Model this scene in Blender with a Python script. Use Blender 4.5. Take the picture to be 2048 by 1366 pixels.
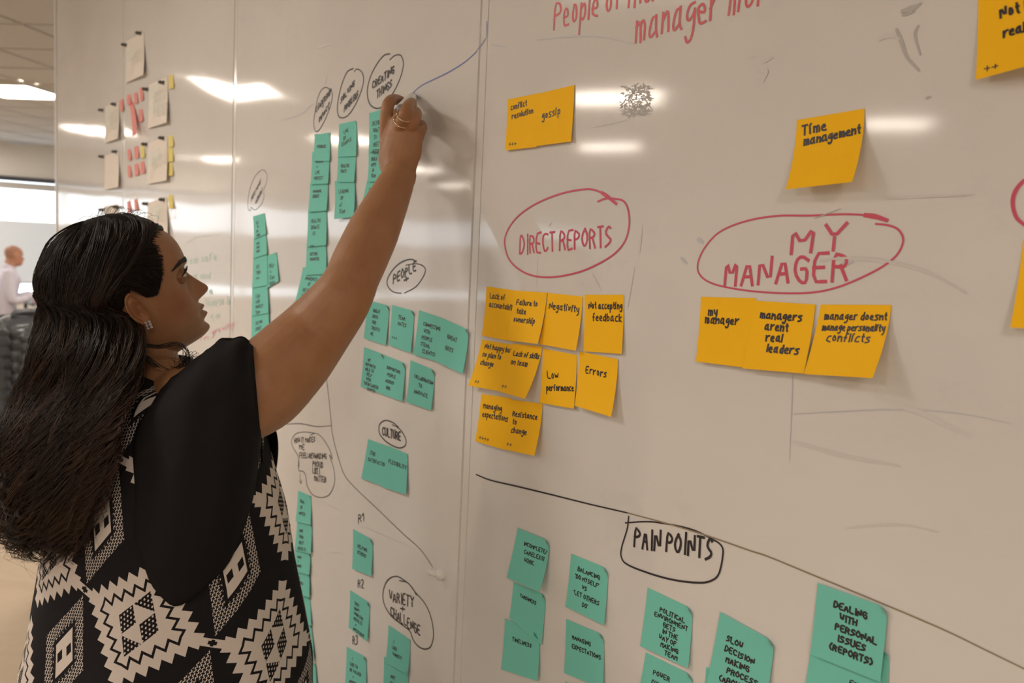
import bpy, bmesh, math, random
import numpy as np
from mathutils import Vector, Matrix
from mathutils.bvhtree import BVHTree
random.seed(4); RNG = np.random.default_rng(7)
scene = bpy.context.scene
for o in list(bpy.data.objects): bpy.data.objects.remove(o)

# ------------------------------------------------------------------ camera
FPX, YAW, PIT, ROL, DCAM, HCAM = 1761.25, math.radians(50.949), math.radians(5.677), math.radians(2.654), .8485, 1.57
CAM = np.array([0, -DCAM, HCAM])
FW = np.array([-math.sin(YAW)*math.cos(PIT), math.cos(YAW)*math.cos(PIT), -math.sin(PIT)])
_r = np.array([math.cos(YAW), math.sin(YAW), 0]); _u = np.cross(_r, FW)
RT = _r*math.cos(ROL)+_u*math.sin(ROL); UP = _u*math.cos(ROL)-_r*math.sin(ROL)
cd = bpy.data.cameras.new('camera'); cam = bpy.data.objects.new('camera', cd)
scene.collection.objects.link(cam)
cd.sensor_width = 36; cd.sensor_fit = 'HORIZONTAL'; cd.lens = FPX*36/2048
cam.matrix_world = Matrix(((RT[0], UP[0], -FW[0], CAM[0]), (RT[1], UP[1], -FW[1], CAM[1]), (RT[2], UP[2], -FW[2], CAM[2]), (0, 0, 0, 1)))
cd.clip_start = .05; cd.clip_end = 100
cd.dof.use_dof = True; cd.dof.focus_distance = 1.15; cd.dof.aperture_fstop = 6.3
scene.camera = cam
# ------------------------------------------------------------------ world, exposure
w = bpy.data.worlds.new('world'); scene.world = w; w.use_nodes = True
w.node_tree.nodes['Background'].inputs[0].default_value = (.75, .8, .9, 1)
w.node_tree.nodes['Background'].inputs[1].default_value = .4
scene.view_settings.view_transform = 'Standard'; scene.view_settings.look = 'None'
scene.view_settings.exposure = 1.08; scene.view_settings.gamma = 1
LAMP = 13.0; LAMPCOL = (1, .88, .76); GLASS = 1.6; SHADE = .16

def ray(x, y): return FW+RT*((x-1024)/FPX)+UP*((683-y)/FPX)
def WB(x, y, off=0.):            # point of the board wall (or a plane in front of it) seen at a photo pixel
    d = ray(x, y); return CAM+d*((DCAM-off)/d[1])
def PD(x, y, dep): return CAM+ray(x, y)*dep
# ------------------------------------------------------------------ helpers
def lin(c): return tuple(((v/255)/12.92 if v/255 <= .04045 else ((v/255+.055)/1.055)**2.4) for v in c)
MATS = {}
def mat(name, col, rough=.6, spec=.5, metal=0, emit=None, es=1, noise=None, bump=None, coat=0, sheen=0, back=None):
    if name in MATS: return MATS[name]
    m = bpy.data.materials.new(name); m.use_nodes = True; nt = m.node_tree; b = nt.nodes['Principled BSDF']
    b.inputs['Base Color'].default_value = (*col, 1); b.inputs['Roughness'].default_value = rough
    b.inputs['Specular IOR Level'].default_value = spec; b.inputs['Metallic'].default_value = metal
    b.inputs['Coat Weight'].default_value = coat; b.inputs['Sheen Weight'].default_value = sheen
    if emit: b.inputs['Emission Color'].default_value = (*emit, 1); b.inputs['Emission Strength'].default_value = es
    tc = nt.nodes.new('ShaderNodeTexCoord')
    if noise:   # scale, amount
        n = nt.nodes.new('ShaderNodeTexNoise'); n.inputs['Scale'].default_value = noise[0]; n.inputs['Detail'].default_value = 4
        mx = nt.nodes.new('ShaderNodeMix'); mx.data_type = 'RGBA'
        c2 = tuple(max(0, v*(1-noise[1])) for v in col)
        mx.inputs['A'].default_value = (*col, 1); mx.inputs['B'].default_value = (*c2, 1)
        nt.links.new(tc.outputs['Object'], n.inputs['Vector']); nt.links.new(n.outputs['Fac'], mx.inputs['Factor'])
        nt.links.new(mx.outputs['Result'], b.inputs['Base Color'])
    if bump:    # scale, distance
        n = nt.nodes.new('ShaderNodeTexNoise'); n.inputs['Scale'].default_value = bump[0]; n.inputs['Detail'].default_value = 3
        bp = nt.nodes.new('ShaderNodeBump'); bp.inputs['Distance'].default_value = bump[1]; bp.inputs['Strength'].default_value = 1
        nt.links.new(tc.outputs['Object'], n.inputs['Vector']); nt.links.new(n.outputs['Fac'], bp.inputs['Height'])
        nt.links.new(bp.outputs['Normal'], b.inputs['Normal'])
    MATS[name] = m; return m
def props(o, label=None, cat=None, group=None, kind=None):
    for k, v in (('label', label), ('category', cat), ('group', group), ('kind', kind)):
        if v: o[k] = v
    return o
def wloc(p):
    l = np.zeros(3)
    while p is not None: l = l+np.array(p.location); p = p.parent
    return l
def mk(name, V, F, m, parent=None, loc=None, smooth=False, mats=None, mi=None):
    V = np.asarray(V, float).reshape(-1, 3)
    base = wloc(parent) if parent is not None else np.zeros(3)
    l = np.array(loc if loc is not None else ((0, 0, 0) if parent is not None else V.mean(0)), float)
    if parent is not None and loc is not None: l = l-base
    me = bpy.data.meshes.new(name); me.from_pydata((V-base-l).tolist(), [], F if isinstance(F, list) else F.tolist())
    for q in (mats or [m]): me.materials.append(q)
    if mi is not None: me.polygons.foreach_set('material_index', np.asarray(mi, dtype=np.int32))
    if smooth: me.polygons.foreach_set('use_smooth', np.ones(len(me.polygons), dtype=bool))
    me.update(); o = bpy.data.objects.new(name, me); scene.collection.objects.link(o)
    o.location = l
    if parent is not None: o.parent = parent
    return o
def empty(name, loc, label, cat, group=None):
    o = bpy.data.objects.new(name, None); scene.collection.objects.link(o); o.location = loc; o.empty_display_size = .05
    return props(o, label, cat, group)
class B:
    def __init__(s): s.V = []; s.F = []
    def add(s, V, F):
        n = len(s.V); s.V += [tuple(v) for v in V]; s.F += [tuple(i+n for i in f) for f in F]; return s
    def box(s, x0, x1, y0, y1, z0, z1, bev=0):
        if bev:
            bm = bmesh.new(); bmesh.ops.create_cube(bm, size=1)
            for v in bm.verts: v.co = Vector((x0+(v.co.x+.5)*(x1-x0), y0+(v.co.y+.5)*(y1-y0), z0+(v.co.z+.5)*(z1-z0)))
            bmesh.ops.bevel(bm, geom=bm.edges[:], offset=bev, segments=2, affect='EDGES')
            bm.verts.index_update(); V = [v.co[:] for v in bm.verts]; F = [tuple(v.index for v in f.verts) for f in bm.faces]; bm.free(); return s.add(V, F)
        V = [(x, y, z) for z in (z0, z1) for y in (y0, y1) for x in (x0, x1)]
        return s.add(V, [(0, 2, 3, 1), (4, 5, 7, 6), (0, 1, 5, 4), (2, 6, 7, 3), (0, 4, 6, 2), (1, 3, 7, 5)])
    def tube(s, P, R, n=16, ell=None, cap=True, up=None):
        V, F = tube(P, R, n, ell, cap, up); return s.add(V, F)
    def mk(s, name, m, parent=None, loc=None, smooth=False): return mk(name, s.V, s.F, m, parent, loc, smooth)
def unit(v): v = np.asarray(v, float); return v/(np.linalg.norm(v)+1e-12)
def cr(P, n):                    # Catmull-Rom resample
    P = np.asarray(P, float)
    if len(P) < 3: t = np.linspace(0, 1, n)[:, None]; return P[0]*(1-t)+P[-1]*t
    Q = np.vstack([2*P[0]-P[1], P, 2*P[-1]-P[-2]]); out = []
    for t in np.linspace(0, len(P)-1-1e-9, n):
        i = int(t); f = t-i; a, b, c, d = Q[i:i+4]
        out.append(.5*((2*b)+(c-a)*f+(2*a-5*b+4*c-d)*f*f+(3*b-a-3*c+d)*f**3))
    return np.array(out)
def tube(P, R, n=16, ell=None, cap=True, up=None):
    """closed tapered tube along P; ell = second radius list along the 'up' side"""
    P = np.asarray(P, float); R = np.broadcast_to(np.asarray(R, float), (len(P),)); E = R if ell is None else np.broadcast_to(np.asarray(ell, float), (len(P),))
    T = np.gradient(P, axis=0); T /= np.linalg.norm(T, axis=1)[:, None]+1e-12
    u0 = unit(up) if up is not None else (np.array([0, 0, 1.]) if abs(T[0][2]) < .9 else np.array([1., 0, 0]))
    V = []; F = []; rings = []
    def ring(c, a, b, r, e):
        rings.append(len(V))
        for k in range(n):
            q = 2*math.pi*k/n; V.append(c+a*math.cos(q)*r+b*math.sin(q)*e)
    fr = []
    for i in range(len(P)):
        b = u0-T[i]*(u0@T[i]); b = unit(b); a = np.cross(b, T[i]); fr.append((a, b))
        if up is None: u0 = b
    if cap:
        for q in (75, 50, 25): ring(P[0]-T[0]*R[0]*math.sin(math.radians(q)), *fr[0], R[0]*math.cos(math.radians(q)), E[0]*math.cos(math.radians(q)))
    for i in range(len(P)): ring(P[i], *fr[i], R[i], E[i])
    if cap:
        for q in (25, 50, 75): ring(P[-1]+T[-1]*R[-1]*math.sin(math.radians(q)), *fr[-1], R[-1]*math.cos(math.radians(q)), E[-1]*math.cos(math.radians(q)))
    for i in range(len(rings)-1):
        a, b = rings[i], rings[i+1]
        for k in range(n): F.append((a+k, a+(k+1) % n, b+(k+1) % n, b+k))
    F.append(tuple(range(rings[0]+n-1, rings[0]-1, -1))); F.append(tuple(range(rings[-1], rings[-1]+n)))
    return V, F
def loft(rings, closed=True, cap=False):
    rings = [np.asarray(r, float) for r in rings]; n = len(rings[0]); V = np.vstack(rings); F = []
    for i in range(len(rings)-1):
        for k in range(n if closed else n-1):
            F.append((i*n+k, i*n+(k+1) % n, (i+1)*n+(k+1) % n, (i+1)*n+k))
    if cap: F.append(tuple(range(n-1, -1, -1))); F.append(tuple((len(rings)-1)*n+k for k in range(n)))
    return V, F
def baked(V, F, voxel=None, smooth=0):
    """voxel-union and smooth a soup of closed pieces into one continuous surface"""
    me = bpy.data.meshes.new('tmp'); me.from_pydata([tuple(v) for v in V], [], [tuple(f) for f in F]); o = bpy.data.objects.new('tmp', me); scene.collection.objects.link(o)
    if voxel: r = o.modifiers.new('r', 'REMESH'); r.mode = 'VOXEL'; r.voxel_size = voxel
    if smooth: q = o.modifiers.new('s', 'SMOOTH'); q.factor = .5; q.iterations = smooth
    dg = bpy.context.evaluated_depsgraph_get(); e = o.evaluated_get(dg); m2 = e.to_mesh()
    n = len(m2.vertices); v = np.empty(n*3); m2.vertices.foreach_get('co', v); v = v.reshape(-1, 3)
    f = [tuple(p.vertices) for p in m2.polygons]; e.to_mesh_clear(); bpy.data.objects.remove(o); bpy.data.meshes.remove(me)
    return v, f
def setattr_col(o, name, arr):
    a = o.data.color_attributes.new(name, 'FLOAT_COLOR', 'POINT'); q = np.ones((len(arr), 4), dtype=np.float32); q[:, :3] = arr; a.data.foreach_set('color', q.ravel())
# node maths in ordinary notation
class N:
    nt = None
    def __init__(s, k): s.k = k
    @staticmethod
    def op(o, *a):
        n = N.nt.nodes.new('ShaderNodeMath'); n.operation = o
        for i, v in enumerate(a):
            if isinstance(v, N): N.nt.links.new(v.k, n.inputs[i])
            else: n.inputs[i].default_value = v
        return N(n.outputs[0])
    def __add__(s, o): return N.op('ADD', s, o)
    __radd__ = __add__
    def __sub__(s, o): return N.op('SUBTRACT', s, o)
    def __rsub__(s, o): return N.op('SUBTRACT', o, s)
    def __mul__(s, o): return N.op('MULTIPLY', s, o)
    __rmul__ = __mul__
    def lt(s, o): return N.op('LESS_THAN', s, o)
    def gt(s, o): return N.op('GREATER_THAN', s, o)
    def abs(s): return N.op('ABSOLUTE', s)
    def fl(s): return N.op('FLOOR', s)
    def fr(s): return N.op('FRACT', s)
    def tri(s, p=1.): return N.op('PINGPONG', s, p)
    def mx(s, o): return N.op('MAXIMUM', s, o)
    def mn(s, o): return N.op('MINIMUM', s, o)

# ------------------------------------------------------------------ the room
H = 2.7
warm_wall = mat('painted wall', (.78, .76, .72), .7, noise=(3, .05))
ceil_m = mat('mineral ceiling tile', (.50, .475, .45), .9, noise=(60, .12), bump=(90, .002))
tbar = mat('ceiling grid metal', (.42, .40, .37), .5)
floor_m = mat('beige carpet', (.55, .45, .33), .9, noise=(40, .15), bump=(300, .003))
def st(o): return props(o, kind='structure')
st(B().box(-13.3, 5, -12, 3.2, -.1, 0).mk('floor', floor_m))
ceil = st(B().box(-13.3, 5, -12, 3.2, H+.02, H+.12).mk('ceiling', tbar))
T = .61; s2 = math.sqrt(.5)
def tile_V(i, j, g=.008):
    # tile lattice turned 45 degrees to the board wall
    def P(a, b): return ((a-b)*s2, (a+b)*s2-5.47)
    a0, b0 = i*T, j*T; c = [(a0+g, b0+g), (a0+T-g, b0+g), (a0+T-g, b0+T-g), (a0+g, b0+T-g)]
    c2 = [(a0+g+.01, b0+g+.01), (a0+T-g-.01, b0+g+.01), (a0+T-g-.01, b0+T-g-.01), (a0+g+.01, b0+T-g-.01)]
    up = [(*P(*q), H+.02) for q in c]; lo = [(*P(*q), H) for q in c2]
    return up+lo, [(4, 5, 6, 7), (0, 1, 5, 4), (1, 2, 6, 5), (2, 3, 7, 6), (3, 0, 4, 7)]
rest = B(); tm = None
for i in range(-30, 32):
    for j in range(-30, 32):
        V, F = tile_V(i, j); c = np.mean(V, 0)
        if not (-13 < c[0] < 4.6 and -11.6 < c[1] < 2.9): continue
        px = (c-CAM); z = px@FW; inview = False
        if z > 0:
            x = 1024+FPX*(px@RT)/z; y = 683-FPX*(px@UP)/z; inview = -140 < x < 200 and -200 < y < 300
        if inview and c[0] < -4.3 and c[1] > -1.2:
            if tm is None:
                t = mk('ceiling_tile', V, F, ceil_m, ceil); tm = (t, np.array(t.location)+0, c)
                t.location = c-wloc(ceil); t.data.transform(Matrix.Translation(tuple(-(c-wloc(ceil)))))
            else:
                t = tm[0].copy(); scene.collection.objects.link(t); t.parent = ceil; t.location = c-wloc(ceil)
        else: rest.add(V, F)
props(rest.mk('ceiling_tile_field', ceil_m, ceil), kind='stuff')
# wall that carries the boards: ends at x = -4.13
st(B().box(-4.12, 5, .022, .16, 0, H).mk('wall_right', warm_wall))
st(B().box(-4.145, -4.12, -.004, .165, 0, H, .003).mk('trim_1', mat('white end trim', (.74, .74, .75), .35)))
st(B().box(-13.3, 5, -12.1, -12, 0, H).mk('wall_back', warm_wall))
st(B().box(-13.3, 5, 3.2, 3.3, 0, H).mk('wall_front', warm_wall))
st(B().box(4.9, 5, -12, 0, 0, H).mk('wall_near', mat('dark near wall', (.5, .44, .38), .8)))
# far window wall
XF = -13.1; SILL = .74; HEAD = 2.24
fw = B().box(XF-.2, XF, -12, 3.2, 0, SILL).box(XF-.2, XF, -12, 3.2, HEAD, H)
st(fw.mk('wall_left', warm_wall))
frame_m = mat('white window frame', (.8, .8, .8), .4); dark_line = mat('dark blind cassette', (.05, .05, .06), .4)
glass_m = mat('daylit frosted glass', (.6, .65, .7), .2, emit=(.86, .94, 1), es=GLASS)
shade_m = mat('backlit roller shade', (.42, .42, .41), .8, emit=(.9, .96, 1), es=SHADE)
shade2_m = mat('backlit upper shade', (.35, .35, .36), .8, emit=(.84, .93, 1), es=1.5)
ys = np.linspace(-12, 3.2, 7)
for k in range(6):
    y0, y1 = ys[k]+.04, ys[k+1]-.04
    wn = st(B().box(XF-.19, XF-.17, y0, y1, SILL, HEAD).mk('window_%d' % (k+1), glass_m))
    f = B()
    for a, b in ((y0-.04, y0), (y1, y1+.04)): f.box(XF-.17, XF-.02, a, b, SILL, HEAD)
    f.box(XF-.17, XF-.02, y0, y1, HEAD-.03, HEAD); f.mk('frame', frame_m, wn)
    B().box(XF-.09, XF+.05, y0-.04, y1+.04, SILL-.03, SILL, .006).mk('sill', frame_m, wn)
    B().box(XF-.03, XF+.05, y0-.04, y1+.04, HEAD-.03, HEAD+.03, .01).mk('cassette', dark_line, wn)
    B().box(XF-.02, XF-.017, y0, y1, 1.70, HEAD-.13).mk('upper_shade', shade2_m, wn)
    B().box(XF-.015, XF+.012, y0, y1, HEAD-.13, HEAD-.04).mk('shade_valance', mat('grey shade fabric', (.55, .54, .53), .8), wn)
    B().box(XF-.012, XF-.009, y0, y1, .9, 1.70).mk('roller_shade', shade_m, wn)
    B().box(XF-.02, XF-.001, y0, y1, .88, .9, .004).mk('hem_bar', mat('grey hem bar', (.45, .45, .46), .5), wn)
# ceiling lights on a lattice turned 45 degrees
lamp_m = mat('lit lamp diffuser', (1, 1, 1), .5, emit=LAMPCOL, es=LAMP)
lframe = mat('white lamp housing', (.7, .68, .64), .4)
def diamond(cx, cy, r, z): return [(cx+r, cy, z), (cx, cy+r, z), (cx-r, cy, z), (cx, cy-r, z)]
protoL = None; nl = 0
def lamp_name(x, y):
    if abs(x+8.29) < .1 and y > 0: return 'square lit ceiling panel seen directly left of the board wall end'
    return None
for i in range(-5, 7):
    for j in range(-5, 7):
        x = -6.35+1.94*(i-j); y = -1.67-1.94*(i+j)
        if not (-12.8 < x < 3.5 and -11.5 < y < 2.8): continue
        if x > -4.4 and y > -.6: continue
        if (i == 1 and j >= 2) or (i >= 2 and j >= 1): continue
        if (i, j) == (2, 0): x, y = -3.68, -6.05
        if protoL is None:
            e = empty('ceiling_light', (0, 0, H), 'x', 'ceiling light', 'square ceiling lights in diagonal rows')
            r, q = .445, .42
            V, F = loft([diamond(0, 0, r, H), diamond(0, 0, r, H-.035), diamond(0, 0, q, H-.035), diamond(0, 0, q, H-.02)])
            mk('frame', V, F, lframe, e); mk('diffuser', diamond(0, 0, q, H-.021), [(3, 2, 1, 0)], lamp_m, e)
            protoL = e
        else:
            e = protoL.copy(); scene.collection.objects.link(e)
            for c in protoL.children:
                d = c.copy(); scene.collection.objects.link(d); d.parent = e
        vis = abs(x+8.29) < .1 and y > 0
        if vis: x, y = -8.10, .52
        e.location = (x, y, H); nl += 1
        e['label'] = 'square lit ceiling panel of the open office, reflected in the whiteboard'
        if vis: e['label'] = 'bright ceiling panel visible left of the end of the board wall'

# ------------------------------------------------------------------ whiteboard panels
def board_mat():
    m = bpy.data.materials.new('glossy whiteboard'); m.use_nodes = True; nt = m.node_tree; b = nt.nodes['Principled BSDF']; N.nt = nt
    tc = nt.nodes.new('ShaderNodeTexCoord'); geo = nt.nodes.new('ShaderNodeNewGeometry')
    n1 = nt.nodes.new('ShaderNodeTexNoise'); n1.inputs['Scale'].default_value = 2.2; n1.inputs['Detail'].default_value = 5; n1.inputs['Roughness'].default_value = .6
    mp = nt.nodes.new('ShaderNodeMapping'); mp.inputs['Scale'].default_value = (1, 1, 1.6); mp.inputs['Rotation'].default_value = (0, .5, 0)
    nt.links.new(geo.outputs['Position'], mp.inputs['Vector']); nt.links.new(mp.outputs[0], n1.inputs['Vector'])
    cr_ = nt.nodes.new('ShaderNodeValToRGB'); e = cr_.color_ramp.elements
    e[0].position = .3; e[0].color = (.67, .66, .655, 1); e[1].position = .62; e[1].color = (.72, .71, .70, 1)
    nt.links.new(n1.outputs['Fac'], cr_.inputs[0])
    # wiped ink haze, pinkish and grey
    n2 = nt.nodes.new('ShaderNodeTexNoise'); n2.inputs['Scale'].default_value = 6; n2.inputs['Detail'].default_value = 6; n2.inputs['Roughness'].default_value = .7
    nt.links.new(mp.outputs[0], n2.inputs['Vector'])
    c2 = nt.nodes.new('ShaderNodeValToRGB'); e = c2.color_ramp.elements; e[0].position = .58; e[0].color = (0, 0, 0, 1); e[1].position = .75; e[1].color = (.35, .35, .35, 1)
    nt.links.new(n2.outputs['Fac'], c2.inputs[0])
    mx = nt.nodes.new('ShaderNodeMix'); mx.data_type = 'RGBA'; mx.inputs['B'].default_value = (.56, .54, .555, 1)
    nt.links.new(c2.outputs[0], mx.inputs['Factor']); nt.links.new(cr_.outputs[0], mx.inputs['A']); nt.links.new(mx.outputs['Result'], b.inputs['Base Color'])
    b.inputs['Roughness'].default_value = .07; b.inputs['Specular IOR Level'].default_value = .5; b.inputs['IOR'].default_value = 1.5
    n3 = nt.nodes.new('ShaderNodeTexNoise'); n3.inputs['Scale'].default_value = 1.7; n3.inputs['Detail'].default_value = 1
    nt.links.new(geo.outputs['Position'], n3.inputs['Vector'])
    bp = nt.nodes.new('ShaderNodeBump'); bp.inputs['Distance'].default_value = .006; nt.links.new(n3.outputs['Fac'], bp.inputs['Height']); nt.links.new(bp.outputs['Normal'], b.inputs['Normal'])
    return m
bm_ = board_mat()
seams = [-4.12, -3.142, -2.178, -1.152, -.13, .9]
plabel = ['farthest glossy whiteboard panel at the end of the wall with pinned sheets', 'whiteboard panel with pink and yellow notes, third from the camera', 'whiteboard panel with teal note columns where the woman writes', 'large whiteboard panel with the orange notes and red marker headings', 'whiteboard panel at the right edge beyond the orange notes']
PANEL = []
for k in range(5):
    x0, x1 = seams[k]+(.0103 if k else 0), seams[k+1]-.0103
    e = empty('whiteboard_panel', (x0, 0, .1), plabel[k], 'whiteboard')
    B().box(x0, x1, 0, .02, .1, H-.02, .0015).mk('surface', bm_, e)
    PANEL.append((x0, x1, e))
for k in range(1, 5):
    t = B().box(seams[k]-.0094, seams[k]+.0094, .0008, .022, .1, H-.02, .0012).mk('joint_strip', mat('white joint strip', (.70, .69, .67), .16))
    props(t, ['white joint strip between the two panels with pink notes', 'white joint strip behind the woman\'s face, left of the teal notes', 'white joint strip between the teal note panel and the orange note panel', 'white joint strip right of the orange notes'][k-1], 'strip')
def panel_of(x): return min(PANEL, key=lambda p: 0 if p[0] <= x <= p[1] else min(abs(x-p[0]), abs(x-p[1])))[2]
# ------------------------------------------------------------------ handwriting (single-stroke letters)
G = {'A': '03 29 43;15 35', 'B': '03 09 39 47 36 06;36 45 44 33 03', 'C': '48 29 08 05 23 44', 'D': '03 09 29 47 45 23 03', 'E': '49 09 03 43;06 36', 'F': '49 09 03;06 36',
 'G': '48 29 08 05 23 43 46 26', 'H': '03 09;43 49;06 46', 'I': '13 19', 'J': '09 49;29 24 13 04', 'K': '03 09;49 06 43', 'L': '09 03 43', 'M': '03 09 25 49 43', 'N': '03 09 43 49',
 'O': '29 07 05 23 45 47 29', 'P': '03 09 38 47 36 06', 'Q': '29 07 05 23 45 47 29;34 52', 'R': '03 09 38 47 36 06;26 43', 'S': '48 29 07 26 45 34 03', 'T': '09 49;29 23', 'U': '09 04 23 44 49',
 'V': '09 23 49', 'W': '09 13 27 33 49', 'X': '09 43;49 03', 'Y': '09 26 49;26 23', 'Z': '09 49 03 43',
 'a': '37 17 04 13 34;37 34 43', 'b': '09 03 23 35 27 05', 'c': '37 17 04 13 33', 'd': '37 17 04 13 34;39 33', 'e': '05 35 27 06 04 13 33', 'f': '39 19 13;06 26', 'g': '37 17 05 14 35 37 31 10 01',
 'h': '09 03;05 27 36 33', 'i': '07 03;08 19', 'j': '17 11 00', 'k': '09 03;37 05 33', 'l': '09 03', 'm': '07 03;06 17 26 23;26 37 46 43', 'n': '07 03;05 27 36 33', 'o': '17 05 13 34 27 17',
 'p': '07 00;06 27 35 23 04', 'r': '07 03;05 27 37', 's': '37 17 06 25 34 23 03', 't': '19 14 23;07 27', 'u': '07 04 13 34;37 33', 'v': '07 13 37', 'w': '07 13 26 33 47', 'x': '07 33;37 03', 'y': '07 14 34;37 31 10', 'z': '07 37 03 33',
 '+': '06 46;28 24', "'": '08 09', '/': '03 39', '(': '29 07 05 23', ')': '09 27 25 03', '.': '03 13', ':': '04 05;07 08', '!': '09 05;03 04', '-': '06 36', '1': '07 29 23', '2': '08 29 47 03 43', '3': '09 49 26 45 23 03', '=': '05 35;07 37', ',': '14 02'}
def smooth2(P, it=1):
    P = np.asarray(P, float)
    for _ in range(it):
        if len(P) < 3: break
        Q = [P[0]]
        for a, b in zip(P[:-1], P[1:]): Q += [a*.75+b*.25, a*.25+b*.75]
        Q[1] = P[0]*.9+P[1]*.1; Q.append(P[-1]); P = np.array(Q)
    return P
def layout(s, wf=1., jit=.12, sp=2.0):
    """strokes in cap-height units, baseline 0; returns (strokes, width)"""
    x = 0; out = []
    for ch in s:
        if ch == ' ': x += 2.6*wf/6; continue
        g = G.get(ch)
        if not g: continue
        W = 0; dx, dy = RNG.normal(0, jit*.5, 2)
        for stx in g.split(';'):
            P = np.array([(int(t[0]), int(t[1])-3) for t in stx.split()], float); W = max(W, P[:, 0].max())
            P += RNG.normal(0, jit, P.shape); P[:, 1] += dy
            P = smooth2(P, 1 if ch.isupper() else 2); P[:, 0] = P[:, 0]*wf/6+x; P[:, 1] /= 6; out.append(P)
        x += (W*wf+sp*wf)/6
    return out, x-sp*wf/6
KN = [0]
def ribbons(strokes, width, V, F, f, taper=.0, dens=None):
    """strokes in a metric plane; f maps plane points to space"""
    for P in strokes:
        P = np.asarray(P, float)
        if dens:
            Q = [P[0]]
            for a, b in zip(P[:-1], P[1:]):
                k = max(1, int(np.linalg.norm(b-a)/dens)); Q += [a+(b-a)*(i+1)/k for i in range(k)]
            P = np.array(Q)
        T = np.gradient(P, axis=0); T /= np.linalg.norm(T, axis=1)[:, None]+1e-12; Nn = np.stack([-T[:, 1], T[:, 0]], 1)
        ww = np.full(len(P), width)
        if taper: ww = width*(1-taper*np.abs(np.linspace(-.6, 1, len(P))))
        P = P.copy(); P[0] -= T[0]*width*.4; P[-1] += T[-1]*width*.4
        A = f(P+Nn*ww[:, None]/2); Bb = f(P-Nn*ww[:, None]/2); n = len(V)
        if f is not onboard: KN[0] += 1; A[:, 1] -= .00001*(KN[0] % 12); Bb[:, 1] -= .00001*(KN[0] % 12)
        for a, b in zip(A, Bb): V += [tuple(a), tuple(b)]
        F += [(n+2*i, n+2*i+1, n+2*i+3, n+2*i+2) for i in range(len(P)-1)]
INK = {k: mat(n, c, .45) for k, n, c in (('k', 'black marker ink', (.025, .02, .025)), ('r', 'red marker ink', (.62, .07, .09)), ('m', 'crimson marker ink', (.6, .08, .14)), ('b', 'blue marker ink', (.13, .17, .5)),
  ('g', 'faint grey ink residue', (.635, .622, .612)), ('g2', 'grey ink smudge', (.47, .455, .445)), ('t', 'faint green ink', (.48, .63, .57)), ('y', 'brown ink line', (.28, .22, .14)), ('gb', 'faint blue-grey ink', (.54, .55, .60)), ('p', 'faded pink ink', (.68, .36, .42)))}
def P2(px): q = WB(*px); return q[[0, 2]]
OFFN = [0]
def onboard(P):
    OFFN[0] += 1
    return np.stack([P[:, 0], np.full(len(P), -.0004-.000012*((OFFN[0]//2) % 30)), P[:, 1]], 1)
def bpath(name, pts, col, w, n=None, closed=False, taper=.3):
    P = np.array([P2(p) for p in pts]); n = n or len(pts)*5; P = cr(P, n); V, F = [], []
    ribbons([P], w, V, F, onboard, taper); return mk(name, V, F, INK[col], panel_of(P[:, 0].mean()))
def btext(s, p0, p1, hpx, col='k', w=.0022, lean=0, name='handwriting', jit=.2):
    A, Bq = P2(p0), P2(p1); st_, W = layout(s, 1., jit); u = (Bq-A)/W; v = P2((p0[0]+lean, p0[1]-hpx))-A
    V, F = [], []; ribbons([A+q[:, :1]*u+q[:, 1:]*v for q in st_], w, V, F, onboard); return mk(name, V, F, INK[col], panel_of((A[0]+Bq[0])/2))
def scaled(pts, s, ox, oy): return [(ox+x/s, oy+y/s) for x, y in pts]
c3 = lambda *p: scaled(p, 5.115, 900, 350)
c5 = lambda *p: scaled(p, 4.09, 450, 0)
c6 = lambda *p: scaled(p, 4.09, 450, 300)
c7 = lambda *p: scaled(p, 4.09, 450, 600)
c8 = lambda *p: scaled(p, 2.932, 550, 900)
cm = lambda *p: scaled(p, 2.934, 1350, 350)
cp = lambda *p: scaled(p, 3.133, 950, 930)
cq = lambda *p: scaled(p, 3.413, 1448, 966)
ca = lambda *p: scaled(p, 3.413, 900, 0)
cb = lambda *p: scaled(p, 3.413, 1448, 0)
# headings in red
btext('People of ina', (1108, 58), (1305, 0), 54, 'r', .0032, 3)
btext('manager mor', (1272, 84), (1532, 8), 62, 'r', .0032, 4)
btext('DIRECT REPORTS', (1040, 508), (1222, 490), 36, 'm', .003, 0)
bpath('marker_outline', c3((1515, 272), (1600, 240), (1700, 245), (1780, 270), (1825, 360), (1835, 520), (1790, 680), (1680, 810), (1500, 920), (1300, 1000), (1050, 1045), (850, 1030), (700, 960), (600, 850), (560, 690), (590, 570), (680, 440), (820, 330), (1000, 240), (1200, 175), (1400, 145), (1500, 160), (1600, 210), (1690, 290)), 'm', .0026, 140, taper=0)
bpath('marker_stroke', c3((1560, 185), (1620, 225), (1700, 293)), 'm', .0055)
btext('MY', (1582, 508), (1688, 499), 50, 'm', .0038, 6, jit=.1)
btext('MANAGER', (1450, 571), (1692, 560), 50, 'm', .0038, 4, jit=.1)
bpath('marker_outline', cm((1240, 265), (1150, 240), (1000, 230), (800, 238), (600, 240), (420, 270), (270, 330), (180, 420), (135, 520), (150, 590), (230, 640), (400, 675), (600, 692), (800, 690), (950, 660), (1100, 600), (1230, 530), (1310, 460), (1340, 380), (1310, 320), (1250, 295), (1180, 287)), 'm', .0021, 140, taper=0)
bpath('marker_stroke', cm((1120, 236), (1180, 245), (1242, 265)), 'm', .0055)
bpath('marker_outline', [(2075, 350), (2048, 362), (2030, 385), (2026, 410), (2034, 436), (2052, 452)], 'm', .004)
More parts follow.
